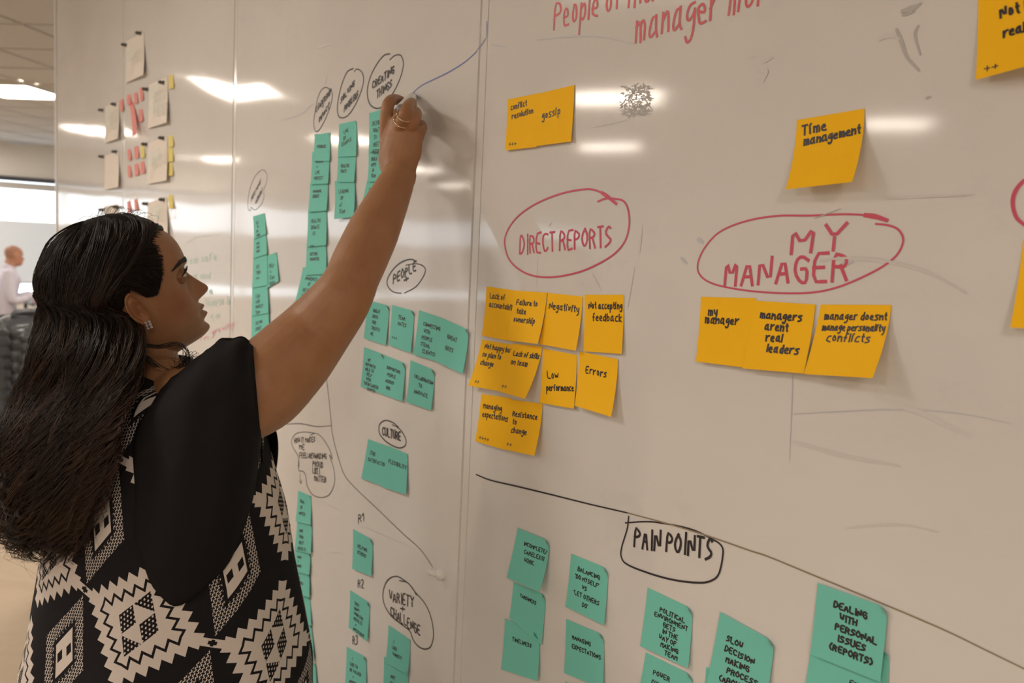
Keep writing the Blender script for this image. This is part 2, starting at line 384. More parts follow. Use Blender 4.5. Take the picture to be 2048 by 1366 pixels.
# lines and words in black
btext('PAIN POINTS', (1269, 1093), (1424, 1118), 37, 'k', .0034, 2)
bpath('marker_outline', cp((965, 322), (955, 400), (920, 520), (920, 580), (960, 625), (1100, 680), (1250, 720), (1400, 737), (1480, 725), (1530, 680), (1555, 560), (1545, 505), (1490, 465), (1350, 400), (1150, 360), (1050, 355), (945, 362)), 'k', .0026, 110, taper=.3)
bpath('marker_line', cp((10, 60), (100, 95), (250, 130), (480, 185), (700, 240), (960, 300)), 'k', .0026, 40)
bpath('marker_line', cp((960, 300), (1200, 365), (1450, 440), (1723, 535))+cq((300, 500), (640, 640), (1090, 825), (1500, 1000), (1800, 1145), (2160, 1320)), 'y', .0019, 60)
bpath('marker_outline', c5((870, 740), (830, 715), (790, 735), (760, 800), (740, 900), (725, 1000), (740, 1070), (770, 1065), (820, 980), (860, 880), (880, 790), (870, 730)), 'k', .0022, 60)
btext('LEADERSHIP', c5((745, 918))[0], c5((868, 765))[0], 11, 'k', .0026, 1); btext('+', c5((797, 892))[0], c5((808, 880))[0], 8, 'k', .002)
btext('IMPACT', c5((768, 1005))[0], c5((852, 885))[0], 11, 'k', .0026, 1)
bpath('marker_outline', c5((1050, 560), (1000, 590), (960, 680), (930, 800), (920, 900), (940, 960), (1000, 950), (1060, 870), (1110, 760), (1135, 660), (1120, 590), (1080, 565), (1060, 585)), 'k', .0026, 60)
btext('SOLVING', c5((946, 850))[0], c5((1058, 700))[0], 12, 'k', .0028, 1); btext('PROBLEMS', c5((975, 915))[0], c5((1086, 790))[0], 13, 'k', .0028, 1)
bpath('marker_outline', c5((1350, 440), (1300, 455), (1240, 530), (1190, 630), (1165, 740), (1180, 840), (1230, 885), (1290, 870), (1370, 770), (1430, 650), (1460, 530), (1440, 455), (1390, 455), (1350, 490)), 'k', .0028, 70)
btext('CREATING', c5((1205, 728))[0], c5((1382, 600))[0], 15, 'k', .003, 1); btext('THINGS', c5((1240, 808))[0], c5((1362, 712))[0], 15, 'k', .003, 1)
bpath('marker_outline', c6((330, 170), (300, 165), (250, 210), (210, 300), (190, 400), (190, 480), (210, 495), (215, 470), (250, 490), (300, 440), (320, 380), (318, 330), (340, 260), (345, 200), (325, 170)), 'k', .0016, 60)
btext('HELPING', c6((215, 420))[0], c6((290, 275))[0], 10, 'k', .0018, 1); btext('OTHERS', c6((250, 450))[0], c6((305, 345))[0], 10, 'k', .0018, 1)
bpath('marker_outline', c6((1565, 915), (1530, 895), (1470, 905), (1400, 950), (1340, 1030), (1325, 1090), (1350, 1140), (1390, 1165), (1442, 1172)), 'k', .0028, 50)
bpath('marker_outline', c6((1470, 1170), (1560, 1120), (1620, 1040), (1640, 980), (1615, 945), (1560, 930), (1480, 942)), 'k', .0024, 40)
btext('PEOPLE', c6((1378, 1095))[0], c6((1562, 985))[0], 18, 'k', .003, 0); btext('+', c6((1468, 1085))[0], c6((1500, 1070))[0], 10, 'k', .003)
bpath('marker_outline', c7((1420, 1040), (1370, 1000), (1310, 985), (1265, 1020), (1265, 1090), (1310, 1150), (1370, 1190), (1430, 1210), (1475, 1190), (1480, 1140), (1450, 1080), (1410, 1040), (1370, 1020)), 'k', .0026, 60)
btext('CULTURE', c7((1290, 1105))[0], c7((1437, 1148))[0], 16, 'k', .003)
bpath('marker_outline', c7((740, 1090), (650, 1080), (580, 1095), (545, 1150), (560, 1210), (600, 1280), (605, 1366))+c8((140, 60), (140, 118), (165, 125), (180, 150), (190, 210), (220, 260), (270, 278), (320, 260), (350, 190), (345, 110), (320, 30))+c7((880, 1300), (850, 1210), (790, 1120), (740, 1090), (700, 1105)), 'k', .0018, 130)
for s, a, b in (('HOW IT MAKES', (570, 1170), (738, 1160)), ('ME', (610, 1220), (650, 1225)), ('FEEL: REWARDING', (612, 1290), (830, 1300))): btext(s, c7(a)[0], c7(b)[0], 10, 'k', .0022)
for s, a, b in (('PROUD', (222, 95), (282, 105)), ('LIKE I', (222, 138), (262, 140)), ('MATTER', (232, 180), (300, 190))): btext(s, c8(a)[0], c8(b)[0], 11, 'k', .0022)
bpath('marker_arrow', c8((148, 138), (149, 165), (152, 196)), 'k', .0015); bpath('marker_arrow', c8((140, 178), (152, 196), (158, 176)), 'k', .0015)
bpath('marker_line', c7((820, 540), (860, 900), (880, 1100), (930, 1300))+c8((362, 10), (400, 130), (450, 200), (600, 345), (750, 490), (850, 580), (925, 685)), 'k', .0018, 90)
bpath('marker_line', c7((505, 1016), (620, 1012), (750, 1035), (870, 1028)), 'k', .002)
bpath('marker_line', c7((635, 812), (655, 828), (690, 838)), 'k', .002); bpath('marker_line', c6((563, 1235), (567, 1360)), 'k', .0012, 6)
for s, a, b in (('R1', (490, 428), (521, 415)), ('R2', (488, 805), (520, 808)), ('R3', (456, 1138), (486, 1140))): btext(s, c8(a)[0], c8(b)[0], 17, 'k', .0026)
bpath('marker_outline', c8((830, 850), (800, 800), (760, 765), (710, 740), (660, 765), (635, 830), (640, 900), (680, 970), (740, 1020), (790, 1060), (810, 1110), (840, 1150), (880, 1167), (915, 1150), (930, 1080), (915, 980), (880, 900), (820, 830), (780, 780), (730, 765)), 'k', .0026, 100)
btext('VARIETY', c8((672, 882))[0], c8((812, 922))[0], 20, 'k', .0028); btext('+', c8((736, 945))[0], c8((762, 950))[0], 12, 'k', .0026); btext('CHALLENGE', c8((680, 970))[0], c8((850, 1086))[0], 18, 'k', .0028)
# the blue stroke being drawn
bpath('marker_line', ca((252, 148), (250, 250)), 'b', .0018, 8); bpath('marker_line', ca((248, 258), (215, 305), (180, 350)), 'b', .0014, 10)
bpath('marker_line', [(953, 104), (930, 124), (900, 143), (870, 158), (845, 170), (830, 182), (822, 192)], 'b', .0022, 40)
# faint residue
for pts, c, w_ in ((ca((590, 275), (800, 252), (1000, 250), (1260, 300)), 'gb', .002), (ca((280, 305), (385, 322)), 'gb', .003), (cb((1180, 205), (1215, 290), (1250, 390), (1330, 480)), 'g2', .0038), (cb((1325, 180), (1305, 240), (1340, 370)), 'g2', .003),
    (cb((1065, 270), (1110, 245), (1190, 262)), 'g', .005), (cb((1225, 75), (1290, 55), (1335, 30)), 'g2', .006), (cb((1225, 105), (1300, 80)), 'g2', .003), (cb((165, 400), (215, 385)), 'g', .003), (cb((275, 420), (325, 398)), 'g', .004), (cb((240, 480), (290, 490), (270, 550)), 'g', .006),
    (cb((1385, 670), (1405, 662)), 'g2', .003), (cb((1120, 1355), (1350, 1340), (1700, 1330)), 'g', .0016), (cm((1250, 140), (1500, 128), (1700, 125)), 'g', .0016), (cm((820, 255), (975, 197)), 'g2', .0012), (cm((860, 500), (1060, 490), (1300, 520), (1500, 580), (1700, 690)), 'g', .0045),
    (cm((990, 520), (1040, 508)), 'gb', .006), (cm((140, 380), (160, 395)), 'gb', .007), (cm((40, 490), (65, 515)), 'gb', .005), (scaled([(870, 585), (1150, 570), (1400, 562), (1700, 580), (1980, 632)], 2.566, 1250, 600), 'gb', .0014), (scaled([(862, 380), (855, 580), (845, 830)], 2.566, 1250, 600), 'gb', .0014),
    (scaled([(1140, 1170), (1300, 1155), (1450, 1155), (1600, 1188)], 2.566, 1250, 600), 'g', .003), (scaled([(870, 730), (1130, 800), (1400, 850)], 2.566, 1250, 600), 'g', .005), (scaled([(1300, 500), (1500, 570), (1750, 690)], 2.566, 1250, 600), 'g', .007),
    (c3((1940, 780), (1965, 540)), 'g', .004), (c3((1820, 1350), (1890, 950)), 'g', .0018), (c3((1460, 1020), (1540, 1160)), 'g', .003), (c3((1290, 1090), (1420, 1140)), 'g', .002), (c3((1017, 525), (1038, 488)), 'g2', .0012), (c3((885, 1150), (900, 800)), 'g', .001),
    (c5((450, 985), (620, 935), (720, 850)), 'gb', .0018), (c5((820, 690), (835, 600)), 'g', .002), (c5((760, 385), (870, 362)), 'g', .006), (c8((260, 295), (410, 372)), 'g', .0012), (c8((500, 440), (780, 560)), 'g', .001), (c8((325, 598), (375, 602)), 'g', .0018), (ca((990, 865), (1200, 820)), 'g', .003)):
    bpath('ink_residue', pts, c, w_, max(6, len(pts)*5), taper=.6)
# rubbed patch beside the lamp reflection: many short scratches
V, F = [], []
for k in range(420):
    x = 1240+60*RNG.random()**.8; y = 172+60*RNG.random(); k_ = (y > 210 or y < 178 or x > 1294)
    if not k_ and RNG.random() < .5: continue
    ribbons([np.array([P2((x, y)), P2((x+RNG.normal(0, 4), y+RNG.normal(0, 3)))])], .0011, V, F, onboard)
props(mk('ink_residue', V, F, INK['g2'], PANEL[3][2]), kind='stuff')
# faint green and pink lines of the third panel
for s, a, b, h, c in (('feel safe', (372, 528), (432, 518), 12, 't'), ('trust and', (366, 560), (420, 556), 10, 't'), ('time', (392, 590), (425, 586), 11, 't'), ('learn b', (412, 612), (460, 608), 14, 't'), ('to', (420, 640), (440, 634), 10, 't'), ('growing', (424, 670), (468, 652), 10, 'p'), ('in', (402, 682), (416, 678), 8, 'p')):
    btext(s, a, b, h, c, .004)
bpath('ink_residue', [(372, 488), (395, 474), (432, 470)], 'g', .003)

# ------------------------------------------------------------------ sticky notes
teal = mat('teal note paper', (.19, .62, .53), .75, spec=.2, noise=(25, .04)); orange = mat('orange note paper', (1.0, .56, .012), .7, spec=.2, noise=(25, .04))
pinkp = mat('pink note paper', (.80, .28, .26), .7); yellowp = mat('yellow note paper', (.78, .66, .20), .7); sheet_m = mat('white paper sheet', (.80, .74, .68), .8, spec=.3)
NCOUNT = 0
def note(name, m, q, label, cat, group, lay=1, lift=.004, curl=0., text=None, th=.09, tw=.004, ink='k', top=.75, left=None, wf=.9, rot=0, nn=12, plus=None, lift2=None, size=None, vstep=None):
    """q = TL, TR, BR, BL photo pixels; lift = how far the bottom edge stands off; curl = size of the rolled top right corner"""
    b0 = .0006*lay; l2 = lift if lift2 is None else lift2
    TL, TR = WB(*q[0], b0), WB(*q[1], b0); BR, BL = WB(*q[2], b0+l2), WB(*q[3], b0+lift)
    W = np.linalg.norm(TR-TL); Hh = (np.linalg.norm(BL-TL)+np.linalg.norm(BR-TR))/2
    def S(P, off=0.):
        P = np.asarray(P, float); p = P[:, 0].copy(); r = P[:, 1].copy(); L = np.zeros(len(P))
        if curl:
            s = ((p-r)-(W-curl))/math.sqrt(2); R_ = curl*.55; k = s > 0; sk = s[k]/R_
            d = (R_*np.sin(sk)-s[k])/math.sqrt(2); p[k] += d; r[k] -= d; L[k] = R_*(1-np.cos(sk))
        u = (p/W)[:, None]; v = (r/Hh)[:, None]
        A = (TL*(1-u)+TR*u)*(1-v)+(BL*(1-u)+BR*u)*v
        A[:, 1] = -(b0+(lift*(1-u[:, 0])+l2*u[:, 0])*np.clip(v[:, 0], 0, 1)**1.8)-L-off
        return A
    g = np.linspace(0, 1, nn); P = np.array([(a*W, c*Hh) for c in g for a in g])
    V = S(P); F = [(i*nn+j, (i+1)*nn+j, (i+1)*nn+j+1, i*nn+j+1) for i in range(nn-1) for j in range(nn-1)]
    o = mk(name, V, F, m, smooth=True); props(o, label, cat, group)
    if text:
        SV, SF = [], []; k = len(text); step = (vstep or th*1.75)*Hh; x0 = .12 if left is None else left; hh = th*Hh
        for i, ln in enumerate(text):
            s_, w_ = layout(ln.strip(), wf, .16); ind = (len(ln)-len(ln.lstrip()))*.05
            sc = min(hh, (W*(1-x0-ind-.04))/max(w_, .01)); X = (x0+ind)*W; Y = (1-top)*Hh+i*step+hh
            c_, n_ = math.cos(rot), math.sin(rot)
            for stq in s_:
                a = stq*[sc, hh*.5+sc*.5]; Q = np.stack([X+a[:, 0]*c_-a[:, 1]*n_, Y-(a[:, 1]*c_+a[:, 0]*n_)], 1)
                ribbons([Q], tw*.4+.0002, SV, SF, lambda Z: S(Z, .0003), dens=.006)
        mk('handwriting', SV, SF, INK[ink], o)
    if plus:
        SV, SF = [], []; s_, w_ = layout('+'*plus[0], 1, .2); sc = .085*Hh
        ribbons([np.stack([plus[1]*W+a[:, 0]*sc, plus[2]*Hh-a[:, 1]*sc], 1) for a in s_], .0011, SV, SF, lambda Z: S(Z, .0003)); mk('tally_marks', SV, SF, INK[ink], o)
    return o
def org(q, label, text, **k):
    if q[0][1] > q[1][1]: k['rot'] = k.get('rot', 0)+.07
    return note('sticky_note', orange, q, label, 'sticky note', 'orange sticky notes on the whiteboard', text=text, tw=k.pop('tw', .0042), th=k.pop('th', .1), nn=10, **k)
def tl(q, label, text=None, **k): return note('sticky_note', teal, q, label, 'sticky note', 'teal sticky notes on the whiteboard', text=text, tw=k.pop('tw', .003), th=k.pop('th', .075), curl=k.pop('curl', .014), nn=16, **k)
org([(1015, 199), (1079, 186), (1073, 294), (1010, 301)], 'orange note reading conflict resolution, left of the gossip note', ['conflict', ' resolution'], top=.88, plus=(3, .12, .93))
org([(1078, 187), (1149, 169.6), (1142, 283), (1073, 292)], 'orange note reading gossip', ['gossip'], top=.63, th=.13, lay=2)
org([(1593.6, 240), (1729, 217), (1704, 364), (1571, 379)], 'orange note reading time management, standing alone at top', ['Time', ' management'], top=.9, th=.13, lift=.02, lift2=.026, tw=.0052, left=.1, vstep=.15)
org([(1956, -12), (2112, -40), (2107, 118), (1951, 160)], 'orange note in the top right corner with two plus marks', ['Not have', ' real auth'], top=.82, th=.14, lift=.008, lift2=.03, left=.3, tw=.005, plus=(2, .12, .94))
org([(2046, 480), (2190, 486), (2168, 664), (2020, 655)], 'orange note cut off by the right edge of the photo', None, lift=.012)
org([(973, 572.8), (1046, 583), (1030, 684), (963.4, 671)], 'orange note reading lack of accountability, first of the top row', ['Lack of', 'accountability'], top=.88, lift=.006)
org([(1029, 581), (1094, 585), (1075, 688), (1012, 680)], 'orange note reading failure to take ownership', ['Failure to', ' take', 'ownership'], top=.82, lay=2, lift=.007, lift2=.012, vstep=.17)
org([(1096, 585.6), (1165.6, 593), (1151.7, 701.6), (1078, 688)], 'orange note reading negativity', ['Negativity'], top=.82, lay=1, lift=.006, lift2=.009, th=.12, left=.1)
org([(1169, 589.5), (1247.7, 589.5), (1243.5, 708), (1166.5, 702.4)], 'orange note reading not accepting feedback, last of the top row', ['Not accepting', '  feedback'], top=.88, lift=.004, th=.12)
org([(963.4, 679), (1034, 691), (1001, 783), (936, 771)], 'orange note reading not happy but no plan to change', ['Not happy but', 'no plan to', 'change'], top=.93, lay=1, lift=.012, left=.14, plus=(2, .16, .93))
org([(1025, 687), (1085, 693), (1050, 798), (994, 782)], 'orange note reading lack of skills on team', ['Lack of skills', 'on team'], top=.86, lay=2, lift=.012, lift2=.02, plus=(2, .1, .92))
org([(1085.8, 697), (1153.7, 710), (1147.6, 817.6), (1079.4, 805.4)], 'orange note reading low performance', ['Low', 'performance'], top=.6, rot=.12, th=.13, lay=1, lift=.005, left=.18)
org([(1158.7, 703), (1236, 718.3), (1222, 833.7), (1149, 811.5)], 'orange note reading errors, last of the second row', ['Errors'], top=.76, lay=2, lift=.008, lift2=.012, th=.12, left=.2)
org([(962.6, 787.8), (1022.4, 796), (1010, 900), (950, 882.4)], 'orange note reading managing expectations, with four plus marks', ['Managing', 'expectations'], top=.82, lay=1, lift=.006, plus=(4, .12, .94))
org([(1022.4, 799), (1085, 807.3), (1068.3, 911.6), (1003.5, 897.7)], 'orange note reading resistance to change', ['Resistance', ' to', ' change'], top=.78, lay=2, lift=.006, lift2=.014, vstep=.16, plus=(2, .12, .93))
org([(1401.8, 593.7), (1512, 596), (1488, 735), (1391.6, 723)], 'orange note reading my manager', [' my', 'manager'], top=.84, lift=.006, th=.115, vstep=.12, tw=.005)
org([(1508, 601), (1631, 609), (1607, 747), (1484.6, 736.8)], 'orange note reading managers arent real leaders', ['managers', '  arent', '   real', '    leaders'], top=.86, lay=2, lift=.008, lift2=.01, th=.11, left=.15, vstep=.16, tw=.005)
org([(1641.4, 609), (1782.8, 609.7), (1744.7, 756.3), (1607.3, 748)], 'orange note reading manager doesnt manage personality conflicts', ['manager doesnt', 'manage personality', '  conflicts'], top=.9, lay=1, lift=.012, lift2=.026, th=.11, left=.1, vstep=.155, tw=.0036)
# teal: right lower group
tl([(1035, 1056), (1099, 1082), (1079, 1184), (1013, 1155)], 'teal note reading incomplete careless work', ['INCOMPLETE/', ' CARELESS!', '  WORK.'], lay=3, lift=.005, lift2=.016, top=.8, left=.28, vstep=.15)
tl([(1026.6, 1164), (1092, 1190), (1082.5, 1290.7), (1018.6, 1236)], 'teal note reading tardiness, between two other notes', ['TARDINESS'], lay=1, top=.78, left=.25)
tl([(1009.7, 1237), (1079, 1266), (1075, 1362.5), (1002, 1338.5)], 'teal note reading timeliness', ['TIMELINESS'], lay=2, lift=.006, top=.7, left=.25, curl=.022)
tl([(1142, 1107), (1217, 1138), (1208, 1251), (1131, 1213)], 'teal note reading balancing do myself vs let others do', [' BALANCING', "'DO MYSELF'", '    VS', "'LET OTHERS", "     DO'"], top=.82, vstep=.15, left=.17)
tl([(1132, 1238), (1208, 1270), (1206, 1378), (1128, 1346)], 'teal note reading managing expectations under the balancing note', ['MANAGING', 'EXPECTATIONS'], top=.76, vstep=.17, left=.18)
tl([(1130, 1363), (1205, 1395), (1203, 1490), (1127, 1458)], 'teal note at the bottom edge below managing expectations')
tl([(1295, 1175), (1386, 1218), (1376, 1337), (1280, 1292)], 'teal note reading political environment gets in the way', ['  POLITICAL', 'ENVIRONMENT', '    GETS', '    IN THE', '   WAY OF', '    MAKING', '      TEAM'], top=.78, vstep=.11, left=.22)
btext('BETTER', (1362, 1316), (1380, 1290), 9, 'k', .0014)
tl([(1291.5, 1305), (1386, 1351), (1378, 1470), (1268, 1430)], 'teal note reading power, at the bottom edge', ['  POWER', '  DYNAMICS'], top=.8, vstep=.16)
tl([(1440, 1224), (1549, 1284), (1530, 1420), (1412, 1372)], 'teal note reading slow decision making process', ['SLOW', 'DECISION', ' MAKING', '  PROCESS', '(ABOVE)'], top=.76, lay=3, left=.2, vstep=.135, tw=.004)
tl([(1412, 1334), (1520, 1385), (1512, 1500), (1402, 1450)], 'teal note behind the slow decision note at the bottom edge', lay=1)
tl([(1635, 1166), (1776, 1216), (1760, 1364), (1620, 1308)], 'teal note reading dealing with personal issues (reports)', ['DEALING', '  WITH', ' PERSONAL', '  ISSUES', '(REPORTS)'], top=.84, lay=4, left=.27, vstep=.145, tw=.0046, th=.085)
tl([(1628, 1245), (1779, 1302), (1771, 1440), (1606, 1400)], 'teal note half hidden under the dealing with issues note', ['      EM'], top=.42, lay=1, left=.25)
# people
tl([(735, 600), (779, 612), (771, 691), (727, 676)], 'teal note reading great boss who trusts me', ['GREAT', 'BOSS', 'WHO', 'TRUSTS', 'ME'], top=.82, vstep=.15, left=.3, th=.08)
tl([(784, 610), (829, 622), (821, 706), (777, 690)], 'teal note reading team mates with three plus marks', [' TEAM', ' MATES'], top=.8, vstep=.15, left=.28, th=.09, plus=(3, .12, .82))
tl([(838, 620), (887, 637), (876, 724), (826, 709)], 'teal note reading connecting with people', ['CONNECTING', ' WITH', 'PEOPLE', '(TEAM,', '  CLIENTS)'], top=.78, vstep=.15, left=.25, th=.08, curl=.004)
tl([(884, 636), (938, 660), (925, 748), (870, 722)], 'teal note reading great boss at the right end of its row', [' GREAT', '', ' BOSS'], top=.7, vstep=.13, left=.22, th=.09, lay=2, lift=.008)
tl([(728, 694), (768, 709), (761, 787), (721, 773)], 'teal note reading my reports with small lines below', ['  MY', 'REPORTS!', 'ABLE TO', '  HELP', '  WITH', 'THEIR CAREER', '    GROWTH'], top=.76, vstep=.12, left=.15, th=.075)
tl([(766, 709), (811, 727), (804, 803), (760, 787)], 'teal note reading supporting people across org', ['SUPPORTING', ' PEOPLE', 'ACROSS', ' ORG'], top=.76, vstep=.17, left=.2, th=.08, lay=2)
tl([(821, 720), (870, 741), (862, 821), (812, 804)], 'teal note reading collaboration to innovate', ['COLLABORATION', '    TO', ' INNOVATE'], top=.72, vstep=.18, left=.22, th=.09)
tl([(736, 878), (778, 893), (768, 973), (722, 957)], 'teal note reading job satisfaction', [' JOB', 'SATISFACTION'], top=.74, vstep=.17, left=.15, th=.09, curl=0)
tl([(775, 891), (815, 908), (812, 990), (762, 973)], 'teal note reading flexibility', ['FLEXIBILITY'], top=.7, left=.15, th=.09, lay=2, curl=.003)
tl([(706, 1058), (746, 1080), (742, 1153), (704, 1137)], 'teal note under the mark R1', ['HELPING', 'OTHERS'], top=.68, vstep=.16, left=.25, th=.09)
tl([(700, 1180), (740, 1206), (734, 1283), (697, 1255)], 'teal note under the mark R2', ['THEY', "DON'T", 'WORK FOR', 'RESULTS', '  +', 'INVESTMENT'], top=.78, vstep=.135, left=.25, th=.075)
tl([(693, 1293), (733, 1315), (731, 1390), (690, 1370)], 'teal note under the mark R3', ['  I', 'LIKE TO', 'BE VALUED', '   +', 'APPRECIATED'], top=.8, vstep=.15, left=.2, th=.08)
tl([(777, 1250), (821, 1280), (815, 1350), (771, 1325)], 'teal note under the variety and challenge bubble', ['  I', ' LIKE', '  VARIETY'], top=.7, vstep=.16, left=.18, th=.08, curl=.004)
tl([(768, 1313), (817, 1342), (812, 1420), (765, 1395)], 'teal note at the bottom edge reading not bored', ['  NOT', '  BORED'], top=.66, vstep=.17, left=.2, th=.09, lay=2)
# column right of the face
for q, t, lb, k in (([(506, 433), (529, 426), (532, 468), (508, 478)], ['GET', ' TO', 'DO', 'WORK'], 'first teal note from the top in the column right of her face', {}),
    ([(507, 476), (532, 467), (534, 508), (506, 517)], ['HAVE', 'GOOD', 'IDEAS'], 'second teal note from the top in the column right of her face', {'lay': 2}),
    ([(506, 516), (534, 507), (535, 570), (504, 576)], ['SEE', 'THEM', '+++'], 'third teal note from the top in the column right of her face', {'lay': 3}),
    ([(533, 512), (553, 504), (557, 562), (533, 577)], ['HELP', ' A', 'TEAM', 'GROW'], 'tilted teal note standing out beside the column right of her face', {'lay': 2, 'rot': -.2}),
    ([(504, 575), (535, 569), (537, 626), (503, 632)], ['LEAD', 'A BIG', 'PROJECT', 'TEAM'], 'fifth teal note down in the column right of her face', {'lay': 4}),
    ([(503, 628), (537, 621), (538, 672), (502, 694)], ['SOLVING', 'ISSUES'], 'lowest teal note of the column right of her face', {'lay': 5})):
    tl(q, lb, t, top=.72, vstep=.19, left=.25, th=.11, wf=.8, curl=.006, lift=.003, **k)
for q, t, lb, k in (([(629, 269), (660, 265), (659, 322), (626, 322)], ['', 'FEEDBACK'], 'top teal note under the leadership and impact bubble', {}),
    ([(624, 304), (659, 303), (656, 367), (621, 369)], ['WORKING', '  +', ' LIVE', 'PROJECT'], 'second teal note under the leadership bubble', {'lay': 2}),
    ([(620, 366), (656, 365), (653, 421), (616, 424)], ['MANAGING', 'BUDGET'], 'third teal note under the leadership bubble', {'lay': 3}),
    ([(616, 422), (653, 419), (652, 490), (613, 494)], ['HEALTHY', 'DEBATE', '  US', '', '+++'], 'fourth teal note under the leadership bubble, with tally marks', {'lay': 2}),
    ([(613, 492), (652, 489), (652, 548), (610, 550)], ['GETTING', 'PROMOTED'], 'fifth teal note under the leadership bubble', {'lay': 3}),
    ([(606, 534), (651, 545), (645, 602), (590, 604)], ['AWARENESS', '   OF', 'HELP THE', 'BUSINESS', ' GROW'], 'lowest teal note under the leadership bubble, skewed, near her upper arm', {'lay': 4}),
    ([(678, 248), (713, 241), (712, 312), (675, 314)], ['  LIVE', '  BY', 'EXAMPLE'], 'top teal note under the solving problems bubble', {'rot': .25}),
    ([(676, 303), (712, 303), (708, 364), (673, 364)], ['', 'HEALTHY', 'CHATS'], 'middle teal note under the solving problems bubble', {'lay': 2}),
    ([(669, 362), (709, 358), (707, 434), (668, 438)], ['LEADING', '  UP', ' AT', ' TEAM'], 'bottom teal note under the solving problems bubble', {'lay': 3, 'lift': .008}),
    ([(738, 226), (775, 216), (768, 302), (737, 305)], ['DESIGN', ' WHAT', '  TO', '  MEET', ' NEEDS'], 'top teal note half covered by her hand', {}),
    ([(737, 300), (770, 297), (762, 362), (735, 364)], ['BUILD', 'APPS', '  IN', ' TEAM'], 'middle teal note left of her wrist', {'lay': 2}),
    ([(734, 361), (768, 356), (758, 424), (717, 428)], [' OTHERS'], 'lowest teal note behind her wrist', {'lay': 3})):
    tl(q, lb, t, top=.76, vstep=.175, left=.2, th=.1, wf=.85, curl=.008, **k)
for k, (q, t) in enumerate((([(596, 981), (622, 992), (621, 1050), (591, 1043)], ['GOAL', ' OF', 'NOTES']), ([(594, 1042), (624, 1050), (621, 1108), (589, 1100)], ['GIVE', 'THEM', ' BEST', 'RESULTS']), ([(590, 1098), (621, 1110), (618, 1150), (586, 1142)], ['MONEY', ' +', 'MARKET']), ([(588, 1138), (619, 1150), (618, 1195), (590, 1187)], ['FUN', 'PROJECT']), ([(592, 1185), (620, 1195), (622, 1252), (600, 1242)], ['MORE', ' IN', ' TIME']), ([(600, 1243), (623, 1252), (628, 1322), (606, 1312)], ['BIG', 'GROUP']), ([(600, 1318), (631, 1327), (633, 1390), (600, 1380)], ['SO', 'EXCITED']))):
    tl(q, ['top teal note of the column beside her waist', 'second teal note in the column beside her waist', 'third teal note in the column beside her waist', 'fourth teal note in the column beside her waist', 'fifth teal note in the column, partly behind her top', 'sixth teal note in the column, mostly behind her top', 'lowest teal note of the column at the bottom edge'][k], t, top=.75, vstep=.2, left=.2, th=.1, wf=.85, curl=.008, lay=1+k % 4)
# ------------------------------------------------------------------ pinned sheets, small pink and yellow notes
dark_mag = mat('dark magnet', (.10, .095, .09), .35)
def magnet(px, label):
    c = WB(*px); a = [c+[0, -.0015, 0], c+[0, -.004, 0], c+[0, -.007, 0], c+[0, -.011, 0], c+[0, -.0135, 0]]
    o = B().tube(a, [.006, .0058, .004, .006, .0045], 14, cap=True).mk('magnet', dark_mag, smooth=True); props(o, label, 'magnet', 'dark magnets holding the sheets')
    return o
sheets = [([(251.5, 82), (287, 65), (286.6, 150), (251, 166)], ((253, 90.5), (282, 67)), 'small blank-looking white sheet pinned highest on the board', [((258, 128), (277, 114))]),
 ([(297.6, 170), (334, 153), (333, 245), (295.5, 257)], ((295.4, 179), (328.4, 165.6)), 'white sheet with two lines of green writing left of a yellow note', [((302, 204), (320, 190)), ((303, 232), (328, 222))]),
 ([(210.5, 212.8), (237.5, 205), (235.7, 276.6), (209, 287)], ((206, 220.8), (231.7, 209)), 'white sheet over the streak of reflected light on the farthest panel', [((213, 240), (228, 232)), ((214, 259), (228, 251))]),
 ([(209.3, 311), (236.6, 303.8), (236, 374), (208.5, 380)], ((206.7, 313.5), (233, 303.8)), 'blank white sheet in the middle of the farthest panel', []),
 ([(296.3, 286), (333.4, 273), (332.7, 361), (294, 368.5)], ((293.7, 289), (328, 276.6)), 'white sheet with green writing next to the three yellow notes', [((298, 335), (324, 320))]),
 ([(295.5, 406), (333, 393), (334, 484), (292, 492)], ((295, 408), (329, 399.6)), 'white sheet directly above the woman\'s forehead', [((306, 438), (324, 436))]),
 ([(208.5, 413), (235, 408), (235, 478), (208, 482)], ((206.7, 420), (236.6, 414.5)), 'white sheet half hidden behind the top of her hair', [])]
SHORT = ['highest white sheet', 'sheet with two green lines', 'sheet over the reflected streak', 'blank sheet, farthest panel', 'sheet beside three yellow notes', 'sheet above the forehead', 'sheet behind the hair top']
for sheets_i, (q, mg, lb, wr) in enumerate(sheets):
    o = note('paper_sheet', sheet_m, q, lb, 'paper sheet', 'white sheets pinned to the far panels', lift=.005, lift2=.012)
    SV, SF = [], []
    for a, b in wr:
        A, Bq = WB(*a, .012), WB(*b, .018); s_, w_ = layout(['goals a', 'plan in', 'focus'][len(SV) % 3], 1, .2); u = (Bq-A)/w_; v = np.array([0, 0, .05])
        A = A+[0, 0, 0]
        for t in s_: ribbons([t], .09, SV, SF, lambda Z: A+np.outer(Z[:, 0], u)+np.outer(Z[:, 1], v)-[0, .006, 0])
    if SV: mk('handwriting', SV, SF, INK['t'], o)
    for i, p in enumerate(mg): magnet(p, 'dark magnet at the top %s corner of the %s' % (('left', 'right')[i], SHORT[sheets_i]))
def small(q, m, nm, lb, grp): note('small_note', m, q, lb, 'sticky note', grp, lift=.004, nn=5)
pk = [((239, 201), (246.5, 223)), ((253, 191), (261.5, 210)), ((266.9, 187), (275, 208)), ((278.6, 177), (286, 202)), ((277, 220), (285.5, 244)), ((254.7, 300), (262, 321)), ((268, 294), (277, 317)), ((254.7, 333), (262, 355)), ((268.2, 329), (277, 352)), ((280, 325), (289.3, 348)), ((254, 404), (261, 426)), ((268, 400), (275, 422))]
